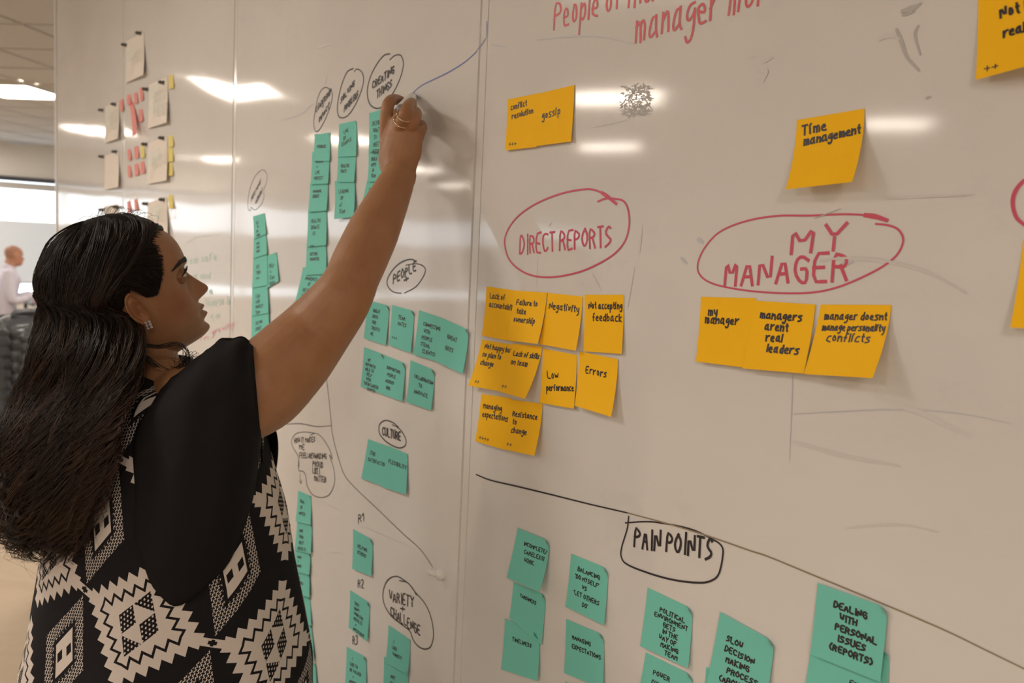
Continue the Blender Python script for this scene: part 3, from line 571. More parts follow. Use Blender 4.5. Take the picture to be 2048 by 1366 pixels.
pl = ['pink note between the two top sheets, nearest the left sheet', 'pink note above the long pink strip', 'third pink note from the left in the top row', 'pink note touching the left edge of the green-lettered sheet', 'pink note below the top row, right of the long strip', 'left pink note of the row with a yellow one', 'middle pink note beside the small yellow note', 'left note of the row of three pink notes', 'middle note of the row of three pink notes', 'right note of the row of three pink notes', 'left one of the two pink notes just above her hair', 'right one of the two pink notes just above her hair']
def qd(a, b, sk=-3): return [(a[0], a[1]), (b[0]-1, a[1]+sk), (b[0], b[1]+sk*.6), (a[0]+1, b[1])]
for (a, b), lb in zip(pk, pl): small(qd(a, b), pinkp, 'pink', lb, 'small pink notes')
note('paper_strip', pinkp, [(257, 206), (265.5, 203), (273, 268), (264, 273)], 'long pink paper strip crossing the bright reflection', 'paper strip', None, lift=.02, lay=2)
yl = [((336.4, 151), (347, 178)), ((336, 273), (346.5, 294)), ((335, 296), (346, 324)), ((335, 327), (345.5, 352)), ((336, 391), (346.4, 418)), ((280.5, 292), (289, 316))]
for (a, b), lb in zip(yl, ['topmost yellow note at the right edge of a sheet', 'upper of three yellow notes in a column', 'middle of three yellow notes in a column', 'lowest of three yellow notes in a column', 'yellow note just above and right of her hair', 'small yellow note at the end of a row of pink ones']):
    small(qd(a, b, -2), yellowp, 'yellow', lb, 'small yellow notes')
# little white adhesive knob
c = WB(884, 1148); e = empty('adhesive_hook', c, 'small white adhesive knob on the board, above the variety bubble', 'hook')
wp = mat('glossy white plastic', (.8, .79, .77), .25)
B().tube([c+[0, -.0012, 0], c+[0, -.004, 0]], [.011, .010], 20).mk('base', wp, e, smooth=True)
B().tube([c+[0, -.005, .001], c+[-.002, -.012, .002], c+[-.007, -.018, .004]], [.005, .0045, .006], 14).mk('knob', wp, e, smooth=True)
# ------------------------------------------------------------------ skin
def skin_material(name, base):
    m = bpy.data.materials.new(name); m.use_nodes = True; nt = m.node_tree; b = nt.nodes['Principled BSDF']
    at = nt.nodes.new('ShaderNodeAttribute'); at.attribute_name = 'tint'
    n = nt.nodes.new('ShaderNodeTexNoise'); n.inputs['Scale'].default_value = 28; n.inputs['Detail'].default_value = 5
    tc = nt.nodes.new('ShaderNodeTexCoord'); nt.links.new(tc.outputs['Object'], n.inputs['Vector'])
    cr_ = nt.nodes.new('ShaderNodeValToRGB'); e = cr_.color_ramp.elements
    e[0].position = .3; e[0].color = (base[0]*.88, base[1]*.82, base[2]*.8, 1); e[1].position = .7; e[1].color = (*base, 1)
    nt.links.new(n.outputs['Fac'], cr_.inputs[0])
    mx = nt.nodes.new('ShaderNodeMix'); mx.data_type = 'RGBA'; mx.blend_type = 'MULTIPLY'; mx.inputs['Factor'].default_value = 1
    nt.links.new(cr_.outputs[0], mx.inputs['A']); nt.links.new(at.outputs['Color'], mx.inputs['B']); nt.links.new(mx.outputs['Result'], b.inputs['Base Color'])
    b.inputs['Roughness'].default_value = .48; b.inputs['Specular IOR Level'].default_value = .4
    b.inputs['Subsurface Weight'].default_value = .12; b.inputs['Subsurface Radius'].default_value = (.012, .004, .002); b.inputs['Subsurface Scale'].default_value = .3
    n2 = nt.nodes.new('ShaderNodeTexNoise'); n2.inputs['Scale'].default_value = 600; bp = nt.nodes.new('ShaderNodeBump'); bp.inputs['Distance'].default_value = .0004; bp.inputs['Strength'].default_value = .5
    nt.links.new(tc.outputs['Object'], n2.inputs['Vector']); nt.links.new(n2.outputs['Fac'], bp.inputs['Height']); nt.links.new(bp.outputs['Normal'], b.inputs['Normal'])
    return m
def rotm(yaw, pit, rol):
    cz, sz = math.cos(yaw), math.sin(yaw); Rz = np.array([[cz, -sz, 0], [sz, cz, 0], [0, 0, 1]])
    c, s = math.cos(pit), math.sin(pit); Rx = np.array([[1, 0, 0], [0, c, -s], [0, s, c]])
    c, s = math.cos(rol), math.sin(rol); Ry = np.array([[c, 0, s], [0, 1, 0], [-s, 0, c]]); return Rz@Rx@Ry
def gs(x, c, s): return np.exp(-((x-c)/s)**2)
def head_shape(nz=190, nt=260, male=False):
    """head in local millimetres: x right, y forward, z up, origin on the ear line at eye height"""
    zf = [-118, -114, -110, -105, -98, -90, -82, -75, -68, -62, -55, -48, -38, -25, -10, 0, 8, 18, 30, 45, 60, 80, 95, 104, 108, 110]
    ff = [30, 62, 78, 86, 90, 89, 89, 91, 91.5, 91, 89.5, 88, 86, 85, 85, 86.5, 90, 95, 95, 93, 87, 72, 52, 32, 14, 2]
    zb = [-118, -100, -80, -60, -40, -20, 0, 20, 40, 60, 80, 95, 104, 108, 110]; bb = [-20, -40, -48, -55, -68, -80, -89, -94, -95, -91, -82, -66, -46, -26, -8]
    zw = [-118, -114, -108, -100, -90, -75, -60, -45, -30, -15, 0, 20, 40, 60, 80, 95, 104, 108, 110]; ww = [10, 20, 33, 43, 50, 57, 61, 65, 68, 70, 71, 73, 74.5, 72, 64, 51, 36, 20, 8]
    a = np.linspace(0, 1, nz); z = -118+228*a
    f = np.interp(z, zf, ff); b = np.interp(z, zb, bb); w = np.interp(z, zw, ww)
    k = np.ones(7)/7
    def sm(v): p = np.pad(v, 3, 'edge'); return np.convolve(p, k, 'valid')
    f, b, w = sm(sm(f)), sm(sm(b)), sm(sm(w))
    t = np.linspace(-math.pi, math.pi, nt, endpoint=False); t = t-.55*np.sin(t)*.9  # denser in front
    Z, Tt = np.meshgrid(z, t, indexing='ij'); Fz, Bz, Wz = [np.repeat(v[:, None], nt, 1) for v in (f, b, w)]
    c, s = np.cos(Tt), np.sin(Tt); y0 = np.clip((Z+118)/228, 0, 1)*-6
    jaw = np.clip((-35-Z)/60, 0, 1)
    px = 1-.06*jaw
    X = Wz*np.sign(s)*np.abs(s)**(px); Y = np.where(c > 0, y0+(Fz-y0)*np.abs(c)**(.80+.12*jaw), y0-(y0-Bz)*np.abs(c)**.9)
    fr = np.clip(c, 0, 1)**.6; d = np.zeros_like(X); ax = np.abs(X)
    zn = [-60, -54, -51, -49, -46, -42, -38, -33, -25, -15, -5, 3, 8]; nn_ = [0, .5, 3, 10, 19, 25.5, 28, 26.5, 20.5, 13, 6, 1.5, 0]; ns = [10, 12, 13, 13.5, 14, 14, 13, 11.5, 9.5, 8, 7, 7, 7]
    A = np.interp(Z, zn, nn_); S = np.interp(Z, zn, ns)
    d += A*np.exp(-(ax/S)**2.2)
    d += 5.5*gs(ax, 14, 5)*gs(Z, -43, 6)                                     # alae
    d -= 10*gs(ax, 32, 14)*gs(Z, -3, 10)+3*gs(ax, 17, 6)*gs(Z, 0, 10)        # sockets
    d += 3*gs(ax, 28, 18)*gs(Z, 15, 7)+4*gs(ax, 44, 16)*gs(Z, -30, 18)
    d += 7.5*gs(X, 0, 19)*gs(Z, -62.5, 4.2)+8.5*gs(X, 0, 17)*gs(Z, -76, 5)-4.5*gs(X, 0, 24)*gs(Z, -68.8, 1.9)-2.5*gs(ax, 25, 5)*gs(Z, -69, 6)
    d += 5.5*gs(X, 0, 15)*gs(Z, -99, 9)-1.5*gs(X, 0, 22)*gs(Z, -86, 4)
    Y = Y+d*fr
    V = np.stack([X, Y, Z], -1).reshape(-1, 3); F = []
    for i in range(nz-1):
        for j in range(nt): F.append((i*nt+j, i*nt+(j+1) % nt, (i+1)*nt+(j+1) % nt, (i+1)*nt+j))
    F.append(tuple(range(nt-1, -1, -1))); F.append(tuple((nz-1)*nt+j for j in range(nt)))
    return V, F
def ear_shape(side=1):
    """auricle as a closed shell, local mm, origin at the canal; a = back(+) / front(-), b = up"""
    n, r = 48, 22; out = []
    for layer in (0, 1):
        for i in range(r):
            q = i/(r-1)
            for k in range(n):
                t = 2*math.pi*k/n; ca_, sa = math.cos(t), math.sin(t)
                ra = 17*(1+.12*sa) if ca_ > 0 else 9.5; rb = 32 if sa > 0 else 27
                narrow = 1-.35*max(0, -sa)**1.5
                a = ra*ca_*q*narrow+2; b = rb*sa*q-3
                h = 7*q**1.5
                if layer == 0:
                    h += 3.2*math.exp(-((q-.92)/.09)**2)*(1 if ca_ > -.6 else .4)-1.8*math.exp(-((q-.78)/.07)**2)*(ca_ > -.5)
                    h += 3.0*math.exp(-((q-.60)/.10)**2)*(ca_ > -.3)*(sa > -.8)
                    h -= 8.5*math.exp(-((a+1.5)/6.5)**2-((b+4)/8)**2)
                    h += 4*math.exp(-((a+7)/3)**2-((b+5)/4.5)**2)+2*math.exp(-((a-2)/3)**2-((b+14)/3)**2)
                    if sa < -.75: h = 5.5*q+1.0
                else: h -= 2.6*(1-q**6)
                out.append((a, b, h))
    F = []
    for i in range(r-1):
        for k in range(n):
            F.append((i*n+k, i*n+(k+1) % n, (i+1)*n+(k+1) % n, (i+1)*n+k)); o = r*n
            F.append((o+i*n+k, o+(i+1)*n+k, o+(i+1)*n+(k+1) % n, o+i*n+(k+1) % n))
    for k in range(n): F.append(((r-1)*n+k, (r-1)*n+(k+1) % n, r*n+(r-1)*n+(k+1) % n, r*n+(r-1)*n+k))
    V = []
    tilt = math.radians(-14)
    for a, b, h in out:
        a2 = a*math.cos(tilt)-b*math.sin(tilt)*-1*-1; b2 = b*math.cos(tilt)+a*math.sin(tilt)
        a2 = a*math.cos(tilt)+b*math.sin(-tilt); fl = 22*math.pi/180
        x = h*math.cos(fl)+max(0, a2+8)*math.sin(fl); y = -a2*math.cos(fl)
        V.append((side*(67.5+x), -3+y, -19+b2))
    return np.array(V), (F if side > 0 else [tuple(reversed(f)) for f in F])
def lid_shape(side, ec, r=12.9):
    """upper and lower eyelid as partial spherical shells round the eyeball (local mm)"""
    V, F = [], []
    for up in (1, -1):
        n, m = 40, 8; base = len(V)
        for i in range(n):
            az = math.radians(-110+220*i/(n-1)); e0 = (27 if up > 0 else -15)*max(0, math.cos(min(abs(az)*1.2, 1.6)))**.7; e1 = 78*up
            for j in range(m):
                el = math.radians(e0+(e1-e0)*(j/(m-1))); rr = r+(.5 if j == 0 else 0)
                V.append((ec[0]+rr*math.sin(az)*math.cos(el), ec[1]+rr*math.cos(az)*math.cos(el), ec[2]+rr*math.sin(el)))
        for i in range(n-1):
            for j in range(m-1): F.append((base+i*m+j, base+(i+1)*m+j, base+(i+1)*m+j+1, base+i*m+j+1))
    return np.array(V), F
HV, HF = head_shape()
# ------------------------------------------------------------------ the woman: skeleton in world metres
HM = rotm(-.1317, .3756, .0671); HP = np.array([-1.4553, -.4486, 1.4864]); HS = 1.0202/1000
def hl(v): return np.asarray(v, float)*HS@HM.T+HP
WRI = WB(799, 352, .088); ELB = WB(686, 593, .215); SHO = WB(440, 815, .385)
S = B(); S.add(hl(HV), HF)
# neck, shoulders, chest
nb = hl((0, -32, -60)); nk = PD(288, 778, 1.41)
S.tube(cr([hl((0, -22, -45)), hl((0, -30, -85)), nk+[0, 0, .03], nk+[0, -.012, -.03]], 14), [.056, .055, .054, .053, .053, .053, .054, .055, .056, .057, .06, .064, .07, .078], 28)
LSH = np.array([-1.62, -.50, 1.27])
S.tube(cr([SHO+[-.02, -.01, .0], (SHO+nk)/2+[0, 0, -.005], nk+[0, 0, -.03], (LSH+nk)/2+[0, 0, -.03], LSH], 20), [.052]*6+[.050]*8+[.045]*6, 24)
TC = lambda z: np.array([-1.385, -.42, z])
S.tube([TC(1.27), TC(1.15), TC(1.0), TC(.9), TC(.8)], [.12, .13, .13, .145, .16], 32, ell=[.07, .085, .095, .11, .115], up=(math.sin(math.radians(25))*-1, math.cos(math.radians(25)), 0))
# arm: upper arm and forearm in one tapering tube
ARM = [PD(512, 782, 1.285), PD(572, 728, 1.31), PD(630, 664, 1.33)]
A_ = cr([SHO+[-.03, -.005, -.03], SHO, ARM[0], ARM[1], ARM[2], ELB, ELB*.75+WRI*.25, ELB*.4+WRI*.6, WRI*.9+ELB*.1, WRI], 46)
ra = np.interp(np.linspace(0, 8, 46), [0, 1, 2, 3, 4, 4.6, 5, 5.4, 6, 7, 7.6, 8], [.055, .064, .066, .060, .049, .043, .0405, .0415, .0405, .031, .0275, .0275])
S.tube(A_, ra, 28)
LEL = LSH+np.array([-.01, .03, -.27]); LWR = LEL+np.array([.05, .10, -.12])
S.tube(cr([LSH, LSH*.5+LEL*.5, LEL, LEL*.5+LWR*.5, LWR], 26), np.interp(np.linspace(0, 1, 26), [0, .25, .5, .65, 1], [.055, .046, .038, .037, .025]), 20)
LH = unit(LWR-LEL); S.tube([LWR, LWR+LH*.04, LWR+LH*.085], [.026, .034, .032], 18, ell=[.02, .016, .013], up=(0, 0, 1))
for i in range(4):
    k = LWR+LH*.085+np.array([.0, 0, 0])+unit(np.cross(LH, [0, 0, 1]))*(.027-.018*i); S.tube(cr([k, k+LH*(.036-.003*abs(i-1))+[0, 0, -.006], k+LH*.05+[0, 0, -.026], k+LH*.036+[0, 0, -.044]], 9), [.0088]*5+[.0075]*4, 10)
k = LWR+LH*.03+unit(np.cross(LH, [0, 0, 1]))*.03; S.tube(cr([k, k+LH*.03+[0, 0, -.018], k+LH*.055+[0, 0, -.028]], 8), [.011]*5+[.008]*3, 10)
BV, BF = S.V, S.F
# hand: back of the hand, five fingers curled round the pen
def hb(x, y, off): return WB(x, y, off)
M = [hb(772, 272, .088), hb(797, 258, .083), hb(818, 260, .072), hb(836, 272, .058)]        # knuckles index..little
Hd = B()
Hd.tube(cr([WRI, (WRI*.6+M[0]*.25+M[3]*.15), (M[0]+M[1]+M[2]+M[3])/4*.72+WRI*.28, (M[1]+M[2])/2], 10), [.027, .030, .034, .036, .037, .037, .036, .035, .034, .030], 20, ell=[.021, .021, .020, .019, .019, .018, .017, .016, .015, .013], up=unit(np.array([.55, -.8, .1])))
for i in range(4): Hd.tube(cr([WRI*.7+M[i]*.3, M[i]], 5), [.013, .013, .012, .0115, .0112], 12)
FI = [[M[0], hb(774, 222, .092), hb(780, 203, .084), hb(792, 199, .058), hb(808, 204, .036)],
      [M[1], hb(808, 234, .092), hb(815, 215, .082), hb(823, 206, .058), hb(824, 208, .036)],
      [M[2], hb(828, 241, .076), hb(833, 230, .060), hb(832, 224, .040), hb(822, 228, .030)],
      [M[3], hb(841, 264, .054), hb(845, 256, .040), hb(842, 248, .024), hb(832, 250, .018)]]
FR = [[.0118, .0108, .0100, .0092, .0078], [.0118, .0108, .0100, .0090, .0078], [.011, .0102, .0094, .0086, .0074], [.0098, .009, .0082, .0076, .0066]]
for p, r in zip(FI, FR): Hd.tube(cr(p, 14), np.interp(np.linspace(0, 1, 14), np.linspace(0, 1, 5), r), 14)
TH = [WRI*.7+M[0]*.3+[.0, .014, 0], hb(779, 300, .060), hb(776, 262, .050), hb(794, 232, .044), hb(806, 217, .030)]
Hd.tube(cr(TH, 14), np.interp(np.linspace(0, 1, 14), np.linspace(0, 1, 5), [.016, .0155, .0125, .0115, .009]), 14)
n0 = len(BV); BV2 = BV+Hd.V; BF2 = BF+[tuple(i+n0 for i in f) for f in Hd.F]
V, F = baked(BV2, BF2, .0021, 3)
print('body verts', len(V))
# pigment: lips, cheeks, ear and knuckle redness; plus shade painted along the mouth line
def tint_of(V, M=HM, P=HP, s=HS):
    L = ((V-P)@M)/s; t = np.ones((len(V), 3)); X, Y, Z = L.T; fr = (Y > 55)
    lip = np.clip(gs(X, 0, 23)**.5*(gs(Z, -62.5, 4.8)+gs(Z, -75.5, 5.6)), 0, 1)*(Y > 86)*(np.abs(X) < 26)
    t *= 1-lip[:, None]*np.array([.22, .42, .28])
    ck = gs(np.abs(X), 48, 20)*gs(Z, -38, 22)*(Y > 20); t *= 1-ck[:, None]*np.array([.0, .20, .18])
    un_ = gs(np.abs(X), 30, 12)*gs(Z, -16, 5)*fr; t *= 1-un_[:, None]*np.array([.22, .25, .2])
    mo = gs(Z, -69, 1.6)*gs(X, 0, 20)*(Y > 84); t *= 1-mo[:, None]*.6  # shade of the gap between the lips, put into the tint
    no = gs(X, 0, 18)*gs(Z, -40, 10)*(Y > 92); t *= 1-no[:, None]*np.array([.02, .12, .1])
    return t
eye_c = [(31.5, 71.5, -1), (-31.5, 71.5, -1)]
T_ = tint_of(V)
for sd, ec in ((1, eye_c[0]), (-1, eye_c[1])):
    for (v, f), tt in ((ear_shape(sd), (1, .9, .86)), (lid_shape(sd, ec), (.78, .70, .66))):
        n0 = len(V); V = np.vstack([V, hl(v)]); F += [tuple(i+n0 for i in q) for q in f]; T_ = np.vstack([T_, np.tile(tt, (len(v), 1))])
woman = empty('person', (-1.44, -.475, 0), 'woman with long dark wavy hair in a patterned top writing on the whiteboard', 'person')
skin = skin_material('warm brown skin', (.37, .19, .095))
body = mk('body', V, F, skin, woman, smooth=True); setattr_col(body, 'tint', T_)
# eyes
eye_w = mat('eye white', (.72, .68, .62), .15, coat=.5); iris_m = mat('dark iris', (.03, .015, .01), .1, coat=.5); lash_m = mat('dark lash hair', (.012, .009, .008), .6)
gaze = unit(np.array([.1, 1, .12]))
for ec in eye_c:
    e = B(); n, m = 28, 18; Vv = []; mi = []
    for i in range(m+1):
        th_ = math.pi*i/m
        for k in range(n):
            d = np.array([math.sin(th_)*math.cos(2*math.pi*k/n), math.cos(th_), math.sin(th_)*math.sin(2*math.pi*k/n)])
            Vv.append(np.array(ec)+12*d*(1.03 if th_ < .4 else 1))
    Ff = []
    for i in range(m):
        for k in range(n): Ff.append((i*n+k, i*n+(k+1) % n, (i+1)*n+(k+1) % n, (i+1)*n+k)); mi.append(1 if math.pi*(i+.5)/m < .5 else 0)
    mk('eye', hl(Vv), Ff, eye_w, woman, smooth=True, mats=[eye_w, iris_m], mi=mi)
    lb = B()
    for k in range(26):
        az = math.radians(-68+136*k/25); el = math.radians(27*max(0, math.cos(az*1.2))**.7)
        p = np.array(ec)+13.4*np.array([math.sin(az)*math.cos(el), math.cos(az)*math.cos(el), math.sin(el)]); dn = np.array([math.sin(az), math.cos(az), .25])
        lb.tube([hl(p), hl(p+dn*4), hl(p+dn*6.5+[0, 0, 4])], [.00045, .0003, .0001], 5)
    az = np.radians(np.linspace(-74, 74, 22)); el = np.radians(27*np.clip(np.cos(az*1.2), 0, 1)**.7)
    lb.tube(hl(np.stack([ec[0]+13.3*np.sin(az)*np.cos(el), ec[1]+13.3*np.cos(az)*np.cos(el), ec[2]+13.3*np.sin(el)], 1)), .0007, 6)
    lb.mk('eyelashes', lash_m, woman, smooth=True)
bt = BVHTree.FromPolygons([tuple(v) for v in V], F)
def on_face(x, z, out=0.):
    o = hl((x, 160, z)); d = hl((x, 0, z))-o; h = bt.ray_cast(Vector(o), Vector(unit(d)))
    return np.array(h[0])+np.array(h[1])*out
for sd in (1, -1):
    bw = B()
    for k in range(230):
        q = RNG.random(); x = 14+38*q; z = 17+6.5*math.sin(q*2.2)-3*q+RNG.normal(0, 2.1*(1-.6*q)); d = np.array([1, .5-1.3*q])*(5+2*RNG.random())
        try: bw.tube([on_face(sd*x, z, .0002), on_face(sd*(x+d[0]*.5), z+d[1]*.5, .0011), on_face(sd*(x+d[0]), z+d[1], .0008)], [.0004, .0004, .00015], 4, cap=False)
        except Exception: pass
    bw.mk('eyebrow', lash_m, woman)
# earring and rings
gold = mat('pale gold', (.75, .62, .42), .25, metal=1); stone = mat('clear stone', (.8, .8, .82), .05, metal=.6)
er = B(); ep = np.array((77, -1, -46.))
for dx in (-2.6, 2.6):
    for dz in (-4.5, 0, 4.5):
        c = ep+np.array([2.2, dx, dz])
        er.tube([hl(c-[1.5, 0, 0]), hl(c), hl(c+[1.8, 0, 0])], [.0022, .0024, .0012], 8)
er.mk('earring', stone, woman)
def ringband(a, b, t, r):
    P = a*(1-t)+b*t; ax = unit(b-a); u = unit(np.cross(ax, [0, 0, 1])); v = np.cross(ax, u)
    return [P+r*(u*math.cos(q)+v*math.sin(q)) for q in np.linspace(0, 2*math.pi, 26)]
rg = B(); q0 = cr(FI[1], 14)
rg.tube(ringband(q0[1], q0[4], .35, .0128), .0013, 8, cap=False).mk('ring', gold, woman, smooth=True)
rg = B(); rg.tube(ringband(q0[1], q0[4], .9, .0124), .0011, 8, cap=False).mk('ring', gold, woman, smooth=True)
# fingernails
nail = mat('fingernail', (.60, .36, .27), .25, coat=.4)
# pen
pa = WB(827, 191, .0015); pc = WB(786, 238, .128); ax = unit(pc-pa); pen = empty('marker_pen', pa, 'white dry-erase marker with blue tip held against the board by the woman', 'marker')
pw = mat('white pen plastic', (.78, .78, .77), .3); pg = mat('grey pen end', (.22, .23, .26), .35)
B().tube([pa, pa+ax*.004], [.0022, .003], 12).mk('nib', INK['b'], pen)
B().tube([pa+ax*.004, pa+ax*.010, pa+ax*.012, pa+ax*.022], [.004, .0055, .0075, .0085], 18).mk('tip_collar', pg, pen, smooth=True)
B().tube([pa+ax*.022, pa+ax*.03, pa+ax*.122], [.0088, .0095, .0095], 20).mk('barrel', pw, pen, smooth=True)
B().tube([pa+ax*.122, pa+ax*.129], [.0092, .0082], 18).mk('end_cap', pg, pen, smooth=True)

# ------------------------------------------------------------------ patterned top
def aztec():
    m = bpy.data.materials.new('black and cream diamond pattern knit'); m.use_nodes = True; nt = m.node_tree; b = nt.nodes['Principled BSDF']; N.nt = nt
    tc = nt.nodes.new('ShaderNodeUVMap'); tc.uv_map = 'UVMap'; sp = nt.nodes.new('ShaderNodeSeparateXYZ'); nt.links.new(tc.outputs[0], sp.inputs[0])
    U_, V_ = N(sp.outputs[0]), N(sp.outputs[1])
    p = (U_+.5).fr()-.5; q = (V_+.5).fr()-.5; ap, aq = p.abs(), q.abs(); s = ap+aq            # 0 at star centre, 1 at the other diamond's centre
    # saw-tooth edges: teeth run along the diamond's sides
    e = (ap-aq)                                                                                 # -.5 .. .5 along a side
    def saw(n, amp, ph=0.): return ((e*n+ph+20.).tri(.5)-.25)*(amp*4)
    fine = ((U_*46.).fr()-.5).abs().gt(.17)*((V_*40.+((U_*46.).fl()*.5).fr()).fr()-.5).abs().gt(.22)   # little dashes
    fine2 = (((U_*38.)+((V_*34.).fl()*.5)).fr()).gt(.62)*((V_*34.).fr().gt(.5))
    # star (cell A)
    c1 = (ap*1.55+aq*.95)                                                                       # taller small diamond
    hour = (ap*1.0).lt(aq*.62+.012)*aq.lt(.115)+0.
    centre = c1.lt(.225)
    w1 = s+saw(8., .040)
    ringw = w1.lt(.285); line = w1; ring2 = w1.gt(.325)*w1.lt(.445)
    A = N.op('MAXIMUM', ringw, ring2)
    cen_col = N.op('MAXIMUM', fine2*1., hour)
    # B diamond
    p2 = (U_).fr()-.5; q2 = (V_).fr()-.5; bp_, bq = p2.abs(), q2.abs(); r = bp_*2.1+bq
    band = r.gt(.30)*r.lt(.455)
    key = ((bp_*2.1-bq)*13.+40.).tri(.5).gt(.25)
    inner_edge = r.gt(.255)*r.lt(.31)*key
    bandcol = N.op('MAXIMUM', band*fine, inner_edge*fine)
    inner = r.lt(.20)
    tri1 = ((p2-.030).abs()*2.+(q2-.045).abs()).lt(.055); tri2 = ((p2+.030).abs()*2.+(q2+.045).abs()).lt(.055)
    innercol = inner*(1.-N.op('MAXIMUM', tri1, tri2))
    out = N.op('MAXIMUM', A*(1.-centre), centre*cen_col); out = N.op('MAXIMUM', out, bandcol); out = N.op('MAXIMUM', out, innercol)
    # cream bridges where stars touch sideways
    br = aq.lt(.028)*ap.gt(.40)*(1.-((ap-.5).abs().lt(.03)*aq.lt(.012)+(ap-.5).abs().lt(.012)*aq.lt(.022)).mn(1.)); out = N.op('MAXIMUM', out, br)
    mx = nt.nodes.new('ShaderNodeMix'); mx.data_type = 'RGBA'; mx.inputs['A'].default_value = (.012, .011, .013, 1); mx.inputs['B'].default_value = (.62, .56, .52, 1)
    nt.links.new(out.k, mx.inputs['Factor']); nt.links.new(mx.outputs['Result'], b.inputs['Base Color']); b.inputs['Roughness'].default_value = .9; b.inputs['Specular IOR Level'].default_value = .15
    b.inputs['Sheen Weight'].default_value = .0
    n2 = nt.nodes.new('ShaderNodeTexNoise'); n2.inputs['Scale'].default_value = 700; t2 = nt.nodes.new('ShaderNodeTexCoord'); nt.links.new(t2.outputs['Object'], n2.inputs['Vector'])
    bp2 = nt.nodes.new('ShaderNodeBump'); bp2.inputs['Distance'].default_value = .0008; nt.links.new(n2.outputs['Fac'], bp2.inputs['Height']); nt.links.new(bp2.outputs['Normal'], b.inputs['Normal'])
    return m
pat = aztec(); black = mat('black jersey', (.011, .010, .011), .85, spec=.12, bump=(9, .006))
NB = 120; BYAW = math.radians(20)
fwd = np.array([-math.sin(BYAW), math.cos(BYAW), 0]); rgt = np.array([math.cos(BYAW), math.sin(BYAW), 0])
# rings: photo centre x, photo y, depth, half width (shoulder axis), half depth, superness
ringdef = [(338, 1900, 1.42, .26, .215), (337, 1600, 1.40, .245, .20), (334, 1366, 1.385, .232, .188), (340, 1290, 1.38, .229, .180), (340, 1200, 1.38, .219, .168), (338, 1100, 1.375, .206, .154), (336, 1000, 1.37, .198, .142), (328, 920, 1.37, .188, .13), (320, 850, 1.37, .184, .118), (315, 800, 1.38, .18, .108), (305, 770, 1.39, .165, .095), (300, 748, 1.395, .12, .08), (298, 728, 1.40, .075, .066), (298, 716, 1.40, .066, .062)]
R_, zz = [], []
for cx, cy, dp, a, b in ringdef:
    c = PD(cx, cy, dp); R_.append((c, a, b)); zz.append(c[2])
t_ = np.linspace(0, len(R_)-1, 84); C_ = cr([r[0] for r in R_], 84); AA = np.interp(t_, range(len(R_)), [r[1] for r in R_]); BB_ = np.interp(t_, range(len(R_)), [r[2] for r in R_])
rings, UVs = [], []
for k in range(84):
    rr = []
    for j in range(NB+1):
        q = 2*math.pi*j/NB+math.pi*.5+.35     # seam of the uv at the hidden front
        c, s = math.cos(q), math.sin(q); zq = C_[k][2]
        fold = 1+.022*math.sin(q*7+zq*3)*min(1, max(0, (1.25-zq)*2.2))+.012*math.sin(q*11+1.3*zq+1)*min(1, max(0, (1.2-zq)*2))
        rr.append(C_[k]+(rgt*math.copysign(abs(c)**.85, c)*AA[k]+fwd*math.copysign(abs(s)**.9, s)*BB_[k])*fold)
    rings.append(rr)
rings = np.array(rings)
L = np.concatenate([np.zeros((84, 1)), np.cumsum(np.linalg.norm(np.diff(rings, axis=1), axis=2), 1)], 1)
top = rings[:, :NB, :]
V, F = loft(list(top)); 
PU, PV = .222, .184; U0, V0 = 0.07, .43; SEAM = None
garment = mk('patterned_top', V, F, pat, woman, smooth=True)
uvl = garment.data.uv_layers.new(name='UVMap'); Lm = L[30]  # widths taken at one level so that the knit hangs straight
ref = L[24]/L[24][-1]*L[24][-1]
dd = np.zeros(len(garment.data.loops)*2)
zc = np.array([r[:, 2].mean() for r in top])
li = 0
for fi, p in enumerate(garment.data.polygons):
    i, j = divmod(fi, NB)
    for (a, c) in ((i, j), (i, j+1), (i+1, j+1), (i+1, j)):
        u = ref[c]*(.35+.65*(L[a][-1]/L[24][-1])) ; v = zc[a]
        dd[li*2] = u/PU+U0; dd[li*2+1] = v/PV+V0+.30*u/PU; li += 1
uvl.data.foreach_set('uv', dd)
gbt = BVHTree.FromPolygons([tuple(v) for v in V], F)
def on_top(x, y, out=.006):
    d = ray(x, y); h = gbt.ray_cast(Vector(CAM), Vector(unit(d)))
    if h[0] is None: return PD(x, y, 1.32)
    return np.array(h[0])-unit(d)*out
# black dolman sleeve: from the armhole outline on the top to the hem round the raised upper arm
outl = [(372, 742), (329, 769), (303, 808), (284, 835), (270, 864), (265, 905), (270, 985), (268, 1064), (284, 1119), (301, 1167), (328, 1200), (352, 1213), (386, 1197), (424, 1163), (454, 1132), (478, 1085), (495, 1037), (509, 985), (516, 925)]
O = cr([on_top(x, y) for x, y in outl], 44)
ac = ELB*.30+SHO*.70; axA = unit(ELB-SHO); hemc = None
